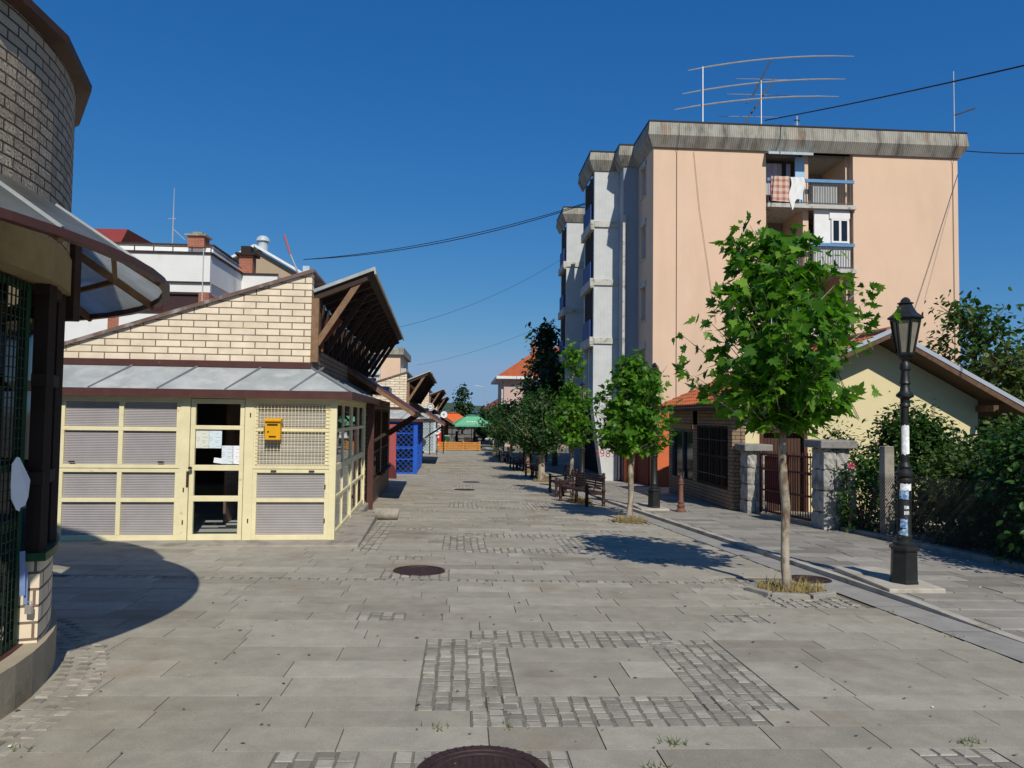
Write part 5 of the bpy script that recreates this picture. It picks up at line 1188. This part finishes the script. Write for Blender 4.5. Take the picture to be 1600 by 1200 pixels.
# ================================================================== buildings and things in the distance
m_whitewall = surf('white_render', (.74, .74, .71), .9, .05, 1.2, .1, dirt=(.48, .45, .36), dirt_scale=.8, dirt_lo=.58, dirt_hi=.75, streak=2)
wb = thing('white_building', 'white flat-roofed house with red brick columns and brown shutters', 'building', (-12, 30, -.7))
Q = lambda mb, n, m, p=wb, **k: mb.build(n, m, p, world=True, **k)
mb = MB(); mb.box(-22, -10.1, 30, 30.2, 6.85, 8.02); mb.box(-10.3, -10.1, 30.2, 34.2, 6.85, 8.02); mb.box(-22, -10.3, 30.2, 34.2, 7.6, 7.7)
mb.box(-19, -11.0, 33, 33.2, 7.6, 9.0); mb.box(-11.2, -11.0, 33.2, 37, 7.6, 9.0); mb.box(-10.1, -8.5, 34.2, 34.4, 4, 8.02); mb.box(-8.7, -8.5, 34.4, 38, 4, 8.0)
mb.box(-22, -10.1, 30.06, 30.2, 6.45, 6.85); mb.box(-22, -10.1, 30.0, 30.2, 4.4, 5.62); mb.box(-22, -10.3, 30.2, 34, -1, 4.4); mb.box(-10.35, -10.2, 30.2, 34.2, 6.3, 6.85); Q(mb, 'wall', m_whitewall)
for (x0, x1) in ((-13.95, -13.55), (-10.5, -10.1)): Q(MB().box(x0, x1, 29.95, 30.25, 4.0 if x0 < -12 else 4.0, 6.45 if x0 > -12 else 6.8), 'brick_column', m_red_brick)
Q(MB().box(-10.3, -10.12, 30.25, 34.2, 3, 6.4), 'brick_wall', m_red_brick)
m_shut = stripes('brown_shutter', (.055, .025, .028), (.03, .014, .016), 18, 'y', .6, .5)
for (x0, x1) in ((-11.9, -10.5), (-13.5, -12.3), (-15.9, -14.0)):
    f = MB(); f.box(x0, x1, 30.1, 30.16, 5.62, 6.45); fo = Q(f, 'shutter', m_shut); Q(MB().box(x0, x1, 30.02, 30.18, 6.36, 6.45), 'shutter_box', m_darkwood, fo)
mb = MB(); mb.box(-22, -10.02, 29.94, 30.0, 7.98, 8.06); mb.box(-10.1, -10.02, 30, 34.2, 7.98, 8.06); mb.box(-19, -10.95, 32.94, 33.0, 8.96, 9.04); mb.box(-11.0, -10.95, 33, 37, 8.96, 9.04); mb.box(-10.1, -8.45, 34.14, 34.2, 7.98, 8.05); mb.box(-22, -10.08, 29.97, 30.03, 6.82, 6.87); mb.box(-22, -10.08, 29.96, 30.0, 5.58, 5.64); Q(mb, 'metal_trim', m_darkwood)
mb = MB(); mb.box(-13.8, -10.1, 29.98, 30.02, 8.24, 8.27)
for k in range(6): mb.box(-13.8 + k * .74, -13.77 + k * .74, 29.98, 30.02, 8.05, 8.25)
mb.tube([(-10.1, 30, 8.26), (-10.1, 34.2, 8.26)], .018, 5); Q(mb, 'roof_railing', m_darkwood)
c = Q(MB().box(-12.0, -11.3, 32.7, 33.4, 8.85, 9.35), 'chimney', m_red_brick); mb = MB(); mb.box(-12.1, -11.2, 32.6, 33.5, 9.35, 9.42); mb.box(-11.85, -11.45, 32.85, 33.25, 9.42, 9.56); Q(mb, 'chimney_cap', m_conc, c)
c = Q(MB().box(-10.35, -9.75, 34.6, 35.2, 8.0, 8.95), 'chimney', m_red_brick); mb = MB(); mb.box(-10.5, -9.6, 34.45, 35.35, 8.95, 9.06); mb.box(-10.3, -9.85, 34.65, 35.1, 9.06, 9.4); Q(mb, 'chimney_cap', m_dark, c)
Q(MB().tube([(-10.35, 29.93, 8.2), (-10.35, 29.93, 3)], .02, 6), 'downpipe', m_greypaint)
rr = thing('red_roof_house', 'house top with dark red roof corner behind the white building', 'building', (-15.5, 36, -.7))
MB().box(-22, -16.3, 36.2, 42, -.7, 9.7).build('wall', surf('maroon_render', (.16, .05, .045), .9), rr, world=True); MB().prism([(-23, 36, 10.3), (-16.0, 36, 10.35), (-16.3, 36, 9.7), (-23, 36, 9.7)], (0, 7, 0)).build('roof', surf('red_sheet_roof', (.30, .05, .045), .6, .1, 3), rr, world=True)
bg_ = thing('beige_house', 'beige gabled house end with white trimmed roof, behind the kiosk', 'building', (-12, 45, -.7))
mb = MB(); mb.prism([(-18, 45, 8.5), (-18, 45, -1), (-7.2, 45, -1), (-7.2, 45, 8.6), (-12.5, 45, 11.55)], (0, 8, 0)); mb.build('wall', surf('beige_render', (.42, .33, .22), .9, .05, 1), bg_, world=True)
mb = MB(); mb.beam((-12.5, 44.9, 11.7), (-6.9, 44.9, 8.55), .5, .14); mb.beam((-12.5, 44.9, 11.7), (-18.3, 44.9, 8.4), .5, .14); mb.build('verge', m_white, bg_, world=True)
mb = MB(); mb.tube([(-12.2, 45.4, 11.5), (-12.2, 45.4, 12.2)], .3, 12); mb.lathe([(.42, 12.1), (.36, 12.3), (.2, 12.42), (.03, 12.46)], 12, (-12.2, 45.4, 0)); mb.build('roof_vent', m_greypaint, bg_, world=True)
mb = MB(); mb.box(-9.7, -9.3, 45, 45.4, 10.1, 10.6); mb.build('small_vent', m_greypaint, bg_, world=True)
t = thing('roof_mast', 'slim pale aerial mast on the white building roof', 'antenna', (-12.9, 33.4, 8.9))
MB().tube([(0, 0, -.2), (0, 0, 1.2), (0, 0, 2.75)], [.035, .03, .012], 6).build('mast', m_alu, t); mb = MB(); mb.tube([(-.25, 0, 1.35), (.12, 0, 1.35)], .015, 5); mb.tube([(0, 0, .9), (.55, 0, .4)], .018, 5); mb.build('arm', m_alu, t)
t = thing('bent_pole', 'bent red and white striped pole leaning above the gable', 'pole', (-8.35, 40, 7.3))
MB().tube([(0.05, 0, 0), (-.5, 0, 1.9), (-.95, 0, 2.9)], .05, 8).build('lower_pole', m_alu, t); MB().tube([(-.95, 0, 2.9), (-1.3, 0, 3.95)], [.055, .06], 8).build('striped_end', surf('faded_red', (.42, .13, .12), .6, .3, 30), t)
fa = thing('far_apartment_block', 'distant peach apartment block behind the kiosk roofs', 'building', (-9, 85, -.8))
F_ = lambda mb, n, m, **k: mb.build(n, m, fa, world=True, **k)
F_(MB().box(-9.3, -7.1, 85, 97, -1, 8.7), 'wall', m_peach); F_(MB().box(-22, -9.3, 85.2, 97, -1, 8.7), 'side_wing', m_pale); F_(MB().box(-22, -6.7, 84.6, 97, 8.6, 9.4), 'cornice', m_fascia)
for z in (2.2, 4.4, 6.6):
    F_(MB().box(-10.6, -9.8, 85.05, 85.2, z + .4, z + 1.5), 'window', m_darkglass); F_(MB().box(-7.1, -6.5, 86, 90, z - .3, z + .5), 'balcony', m_ledge); F_(MB().box(-11.5, -9.4, 84.9, 85.2, z - .35, z - .15), 'ledge', m_ledge)
ph = thing('pink_house', 'pink house with orange hipped roof beyond the linden row', 'building', (6, 60, -.8))
P_ = lambda mb, n, m, **k: mb.build(n, m, ph, world=True, **k)
P_(MB().box(3.4, 14, 60, 70, -1, 4.75), 'wall', surf('pink_render', (.55, .40, .36), .9, .05, 1)); mb = MB(); mb.add([(2.8, 59.4, 4.95), (14.6, 59.4, 4.95), (14.6, 70.6, 4.95), (2.8, 70.6, 4.95), (7.0, 65, 7.9), (10.4, 65, 7.9)], [(0, 1, 5, 4), (1, 2, 5), (2, 3, 4, 5), (3, 0, 4), (0, 3, 2, 1)]); P_(mb, 'roof', m_tile)
P_(MB().box(2.75, 14.65, 59.35, 70.65, 4.72, 4.94), 'eave', m_whitewall); P_(MB().box(5.9, 6.3, 63, 63.4, 6.4, 8.2), 'chimney', m_red_brick)
for z in (.6, 2.9): P_(MB().box(3.36, 3.42, 62, 63.4, z, z + 1.3), 'window', m_darkglass); P_(MB().box(5.0, 6.0, 59.96, 60.02, z, z + 1.3), 'window', m_darkglass)
P_(MB().box(2.6, 3.4, 61, 66, 2.5, 2.6), 'balcony', m_ledge); P_(MB().box(3.2, 3.35, 60.2, 60.3, 2.6, 4.7), 'balcony_post', m_ledge)
sh = thing('low_red_roof_house', 'small house with dark red roof left of the pink house', 'building', (3, 80, -.8))
MB().box(2.6, 7.5, 80, 86, -1, 2.6).build('wall', m_whitewall, sh, world=True); MB().prism([(2.2, 79.6, 2.5), (7.8, 79.6, 2.5), (5.0, 79.6, 4.3)], (0, 6.8, 0)).build('roof', surf('maroon_roof', (.18, .055, .05), .8), sh, world=True)
dh = thing('dark_hall', 'long dark hall with a thin blue roof edge closing the street', 'building', (-1, 140, -.8))
MB().box(-18, 4.0, 140, 150, -1, 2.35).build('wall', m_dark, dh, world=True); MB().box(-18.3, 4.3, 139.5, 150.3, 2.35, 2.6).build('roof_edge', surf('blue_roof_edge', (.05, .13, .33), .5), dh, world=True)
# cafe: fence, parasols, people, furniture
fz = lambda x, y: gz(x, y)
fe = thing('wooden_fence', 'low orange wooden slat fence round the cafe terrace', 'fence', (-1, 52, fz(-1, 52)))
m_pine = surf('varnished_pine', (.55, .24, .05), .5, .15, 6, .1); xs = [-3.6, -2.35, -1.1, .15, 1.3]
for a, b in zip(xs[:-1], xs[1:]):
    mb = MB(); z = fz(a, 52)
    for k in range(5): mb.box(a + .05, b - .05, 51.98, 52.02, z + .06 + k * .115, z + .145 + k * .115)
    MB.build(mb, 'panel', m_pine, fe, world=True)
for x in xs: MB().box(x - .045, x + .045, 51.95, 52.05, fz(x, 52), fz(x, 52) + .68).build('post', m_pine, fe, world=True)
mb = MB(); z = fz(1.3, 52)
for k in range(5): mb.box(1.28, 1.32, 52.05, 55.5, z + .06 + k * .115, z + .145 + k * .115)
mb.build('side_panel', m_pine, fe, world=True)
def parasol(label, x, y, rad, col, zt, zb, text=None):
    z = fz(x, y); t = thing('parasol', label, 'parasol', (x, y, z), R(8)); m = surf('parasol_%s' % ('green' if col[1] > col[0] else 'orange'), col, .8, .1, 3)
    mb = MB(); mb.tube([(0, 0, 0), (0, 0, zt)], .03, 8); mb.build('pole', m_wood, t); MB().box(-.3, .3, -.3, .3, 0, .08).build('base', m_conc, t)
    pr = MB(); c = [(rad * sx, rad * sy, zb) for sx, sy in ((-1, -1), (1, -1), (1, 1), (-1, 1))]; m2 = [(p[0] * .32, p[1] * .32, zt - .13) for p in c]
    for i in range(4):
        j = (i + 1) % 4; pr.slab([c[i], c[j], m2[j], m2[i]], .015); pr.prism([c[i], c[j], (c[j][0], c[j][1], zb - .14), (c[i][0], c[i][1], zb - .14)], (0, 0.012 if i == 0 else -.012, 0))
    cn = pr.build('canopy', m, t); vt = MB(); vt.add([(p[0] * 1.15, p[1] * 1.15, zt - .07) for p in m2] + [(0, 0, zt)], [(0, 1, 4), (1, 2, 4), (2, 3, 4), (3, 0, 4), (3, 2, 1, 0)]); vt.build('vent', m, cn)
    if text:
        q = MB(); d = (zt - .13 - zb) / (rad * .68)
        for k in range(9):
            w = .07; xx = -.52 + k * .13; hh = .10 if k % 3 else .15; s = .30
            yy = -rad + rad * .68 * s; q.obox((xx, yy - .03, zb + d * rad * .68 * s + .025), (w, .012, hh), mat=Matrix.Rotation(-(math.pi / 2 - math.atan(d)), 3, 'X'))
        q.build('printed_script', m_white, cn)
    return t
parasol('large pale green square parasol with white script', .75, 55.5, 1.45, (.13, .42, .24), 2.55, 1.80, True); parasol('orange parasol half hidden behind the green one', -.75, 59.5, 1.35, (.62, .13, .035), 2.75, 2.0)
parasol('second green parasol partly behind the round sign', -3.3, 55.5, .7, (.08, .30, .14), 2.2, 1.85)
m_cloth = surf('dark_clothing', (.02, .02, .025), .9); m_skin = surf('skin', (.36, .20, .13), .6, .05)
def person(label, x, y, rz, shirt):
    z = fz(x, y); t = thing('person', label, 'person', (x, y, z), rz)
    J = dict(pelvis=(0, 0, .47), chest=(0, .02, .80), neck=(0, .0, 1.0), head=(0, -.03, 1.12), top=(0, -.02, 1.22), sl=(-.19, .02, .93), sr=(.19, .02, .93), el=(-.25, -.05, .68), er=(.25, -.05, .68), hl=(-.15, -.3, .74), hr=(.15, -.3, .74), hipl=(-.1, 0, .46), hipr=(.1, 0, .46), kl=(-.13, -.42, .48), kr=(.13, -.42, .48), al=(-.13, -.40, .08), ar=(.13, -.40, .08), fl=(-.13, -.56, .04), fr=(.13, -.56, .04))
    E = [('pelvis', 'chest'), ('chest', 'neck'), ('neck', 'head'), ('head', 'top'), ('chest', 'sl'), ('chest', 'sr'), ('sl', 'el'), ('sr', 'er'), ('el', 'hl'), ('er', 'hr'), ('pelvis', 'hipl'), ('pelvis', 'hipr'), ('hipl', 'kl'), ('hipr', 'kr'), ('kl', 'al'), ('kr', 'ar'), ('al', 'fl'), ('ar', 'fr')]
    RD = dict(pelvis=.15, chest=.15, neck=.055, head=.095, top=.08, sl=.07, sr=.07, el=.048, er=.048, hl=.036, hr=.036, hipl=.1, hipr=.1, kl=.065, kr=.065, al=.045, ar=.045, fl=.04, fr=.04)
    names = list(J); me = bpy.data.meshes.new('body'); me.from_pydata([J[n] for n in names], [(names.index(a), names.index(b)) for a, b in E], []); o = bpy.data.objects.new('body', me); COL.objects.link(o); o.parent = t
    sk = o.modifiers.new('skin', 'SKIN')
    if not me.skin_vertices: me.attributes
    for i, n in enumerate(names):
        v = me.skin_vertices[0].data[i]; v.radius = (RD[n], RD[n]); v.use_root = (n == 'pelvis')
    ss = o.modifiers.new('sub', 'SUBSURF'); ss.levels = 1; ss.render_levels = 1; me.materials.append(shirt)
    MB().lathe([(.02, 1.03), (.085, 1.08), (.092, 1.15), (.07, 1.22), (.02, 1.25)], 12, (0, -.03, 0)).build('head_skin', m_skin, t, smooth=True) if False else None
    hb = MB(); hb.lathe([(.09, 1.12), (.112, 1.18), (.10, 1.25), (.06, 1.285), (.01, 1.295)], 12, (0, -.005, 0)); hb.build('hair', m_dark, t, smooth=True); return t
def chair(label, x, y, rz):
    t = thing('cafe_chair', label, 'chair', (x, y, fz(x, y)), rz, 'dark chairs under the green parasol'); MB().box(-.22, .22, -.22, .22, .40, .44).build('seat', m_darkwood, t); mb = MB(); mb.box(-.22, .22, .2, .23, .5, .88); mb.build('backrest', m_darkwood, t)
    for a in (-.2, .2):
        for b in (-.2, .2): MB().box(a - .02, a + .02, b - .02, b + .02, 0, .88 if b > 0 else .40).build('leg', m_darkwood, t)
chair('dark cafe chair under the seated person at the left', -.35, 56.0, R(90)); person('person in dark clothes seated at the left cafe table', -.35, 56.0, R(90), m_cloth)
chair('dark cafe chair under the seated person at the right', 1.0, 56.6, R(-80)); person('person in black seated at the right under the green parasol', 1.0, 56.6, R(-80), m_black)
chair('empty dark cafe chair beside the parasol pole', .5, 54.3, R(20))
t = thing('cafe_table', 'dark round cafe table between the two seated people', 'table', (.3, 56.0, fz(.3, 56))); MB().lathe([(.42, .70), (.42, .73)], 16).build('top', m_darkwood, t); MB().lathe([(.2, 0), (.2, .03), (.03, .05), (.03, .7)], 10).build('leg', m_black, t)
def round_sign(label, x, y, zc, r, mark, poles):
    t = thing('round_sign', label, 'sign', (x, y, fz(x, y)))
    MB().tube([(0, -.05, zc), (0, .05, zc)], r, 28).build('disc', m_white, t); mb = MB()
    if mark == 'arrow':
        mb.prism([(-.45 * r, -.055, zc + .05 * r), (.25 * r, -.055, zc + .45 * r), (.05 * r, -.055, zc - .02 * r), (.12 * r, -.055, zc - .5 * r), (-.12 * r, -.055, zc - .15 * r)], (0, -.004, 0)); mb.build('emblem', m_darkwood, t)
    elif mark == 'ring':
        for k in range(20): a = 2 * math.pi * k / 20; mb.obox((.75 * r * math.cos(a), -.055, zc + .75 * r * math.sin(a)), (.22 * r, .006, .2 * r), mat=Matrix.Rotation(-a, 3, 'Y'))
        mb.box(-.35 * r, .35 * r, -.058, -.052, zc - .1 * r, zc + .15 * r); mb.build('emblem', surf('olive_print', (.18, .18, .13), .6), t)
    else: mb.box(-.6 * r, .6 * r, -.058, -.052, zc - .25 * r, zc + .05 * r); mb.prism([(-.5 * r, -.055, zc + .15 * r), (.5 * r, -.055, zc + .15 * r), (0, -.055, zc + .6 * r)], (0, -.004, 0)); mb.build('emblem', surf('blue_print', (.10, .22, .42), .6), t)
    MB().tube([(poles, .08, 0), (poles, .08, zc)] if poles == 0 else [(poles, .08, zc), (0, .0, zc)], .03, 8).build('pole', m_black, t)
round_sign('round white sign with a dark wing mark above the cafe', -1.13, 47.6, 2.50, .215, 'arrow', 0); round_sign('round sign with an olive ring on the kiosk roof line', -1.95, 46.0, 2.95, .24, 'ring', 0); round_sign('round white sign with blue print beside the grey kiosk', -1.50, 46.0, 1.45, .18, 'blue', 0)
t = thing('vending_cabinet', 'small red cabinet with two white marks beside the grey kiosk', 'cabinet', (-1.66, 53.2, fz(-1.7, 53))); MB().box(-.22, .22, -.2, .2, 0, 1.25).build('body', surf('bright_red', (.55, .035, .025), .5), t, bevel=.02); mb = MB(); mb.lathe([(.07, 0), (.07, .01)], 12, (0, 0, 0)); mb = MB(); mb.box(-.08, .08, -.212, -.2, .85, 1.0); mb.box(-.08, .08, -.212, -.2, .25, .4); mb.build('white_mark', m_white, t)
t = thing('advert_column', 'brown poster column behind the cafe fence', 'column', (-1.3, 57.5, fz(-1.3, 57))); MB().box(-.28, .28, -.28, .28, 0, 1.85).build('shaft', surf('poster_brown', (.20, .12, .07), .8, .4, 6), t)
t = thing('green_bin', 'small dark green bin with a pale lid inside the terrace', 'bin', (-1.05, 54.6, fz(-1, 54))); MB().prism([(-.15, -.15, .4), (.15, -.15, .4), (.15, .15, .4), (-.15, .15, .4)], (0, 0, .55)).build('body', m_green, t); MB().box(-.17, .17, -.17, .17, .95, 1.0).build('lid', m_greypaint, t); MB().box(-.04, .04, -.04, .04, 0, .4).build('foot', m_black, t)
t = thing('planter', 'round planter with a low green shrub at the tree line', 'planter', (2.15, 44.0, fz(2.1, 44))); MB().lathe([(.28, 0), (.36, .35), (.33, .35), (.3, .3)], 16).build('pot', m_conc, t)
rng = np.random.default_rng(77); pp_ = rng.normal(0, .18, (260, 3)) + np.array([0, 0, .62]); leaves('shrub', pp_, (pp_ - np.array([0, 0, .4])) / .4, .14, lm_olive, t, 'oval')
# far trees, hills, road lamps
def far_tree(label, x, y, h_, r, seed, lm=lm_far): return tree('far_tree', label, 'tree', x, y, h_ * .25, [(h_ * .15, r * .6), (h_ * .35, r), (h_ * .6, r * .85), (h_ * .85, r * .4), (h_, r * .1)], 70, 26, r * .17, r * .22, lm, m_darkbark, 'blob', r0=.15, group='far trees closing the street', seed=seed)
far_tree('tall uneven dark tree standing above the far roofs', .1, 97, 6.4, 1.9, 61); far_tree('lower dark tree left of the tall far one', -3.6, 98, 4.3, 1.7, 62); far_tree('wide dark tree behind the round signs', -6.3, 95, 4.6, 2.0, 63); far_tree('rounded dark tree right of the tall far one', 3.2, 99, 3.8, 2.0, 64); far_tree('dark tree behind the last kiosk gable', -9.5, 94, 4.5, 2.4, 65)
far_tree('small dark tree before the low red roof', 2.2, 74, 3.3, 1.3, 66); far_tree('far dark tree left of the dark hall', -5.0, 100, 3.6, 2.2, 67)
for i, (x, y, h_, dx, lab) in enumerate(((2.9, 92, 6.1, -1.0, 'tall thin road lamp with an arm to the left, over the far trees'), (-6.9, 92, 5.6, .4, 'thin road lamp above the kiosk gables'))):
    z = fz(x, y); t = thing('road_lamp', lab, 'road lamp', (x, y, z), 0, 'thin road lamps far off'); MB().tube([(0, 0, 0), (0, 0, h_ - .4), (dx * .3, 0, h_), (dx, 0, h_ + .12)], [.08, .05, .04, .035], 8).build('mast', m_alu, t); MB().box(dx - .3, dx + .15, -.1, .1, h_ + .08, h_ + .2).build('head', m_greypaint, t)
hb = MB(); nx = 60; prof = [sum(math.sin(k * f * .31 + p) * a for f, p, a in ((1, .4, 7), (2.3, 1.2, 4), (5.1, 2, 1.6))) for k in range(nx)]
vs = [(-1500 + 3000 * k / (nx - 1), 1000 + 500 * j / 4, -3 + (32 + prof[k]) * math.sin(math.pi * min(1, j / 4) * .5)) for j in range(5) for k in range(nx)]
hb.add(vs, [(j * nx + k, j * nx + k + 1, (j + 1) * nx + k + 1, (j + 1) * nx + k) for j in range(4) for k in range(nx - 1)])
kind(hb.build('hills', surf('hill_woods', (.05, .085, .04), .95, .3, .02, 0), smooth=True, fix=False), 'structure')

# overhead cables
def cable(label, p, q, sag, r):
    mb = MB(); P = []
    for k in range(21): f = k / 20; P.append((p[0] + (q[0] - p[0]) * f, p[1] + (q[1] - p[1]) * f, p[2] + (q[2] - p[2]) * f - sag * 4 * f * (1 - f)))
    mb.tube(P, r, 5); tag(mb.build('overhead_cable', m_wire, fix=False), label, 'cable', 'overhead cables'); return P
cable('thick cable from the apartment roof mast off to the right', (10.9, 25.9, 12.6), (12.6, 10, 8.1), .1, .02)
cable('double cable crossing the street from the kiosk gable to the near tower', (-7.2, 33.5, 8.6), (5.0, 30.2, 10.55), .45, .018)
cable('upper strand of the cable crossing the street', (-7.2, 33.6, 8.62), (5.0, 30.3, 10.62), .38, .016)
cable('thin cable running from the cornice to the right picture edge', (17.9, 25, 11.4), (15.5, 14, 7.6), .2, .018)
cable('thin low cable over the street to the far tower', (-2.9, 34, 5.7), (5.0, 36, 9.6), .4, .007)
cable('faint lower cable crossing to the tall dark tree', (-3.2, 52, 5.2), (5.0, 41, 7.0), .3, .007)
cable('cable in front of the garden trees at the right', (11.9, 16.2, 2.9), (16.5, 15, 4.0), .1, .014)
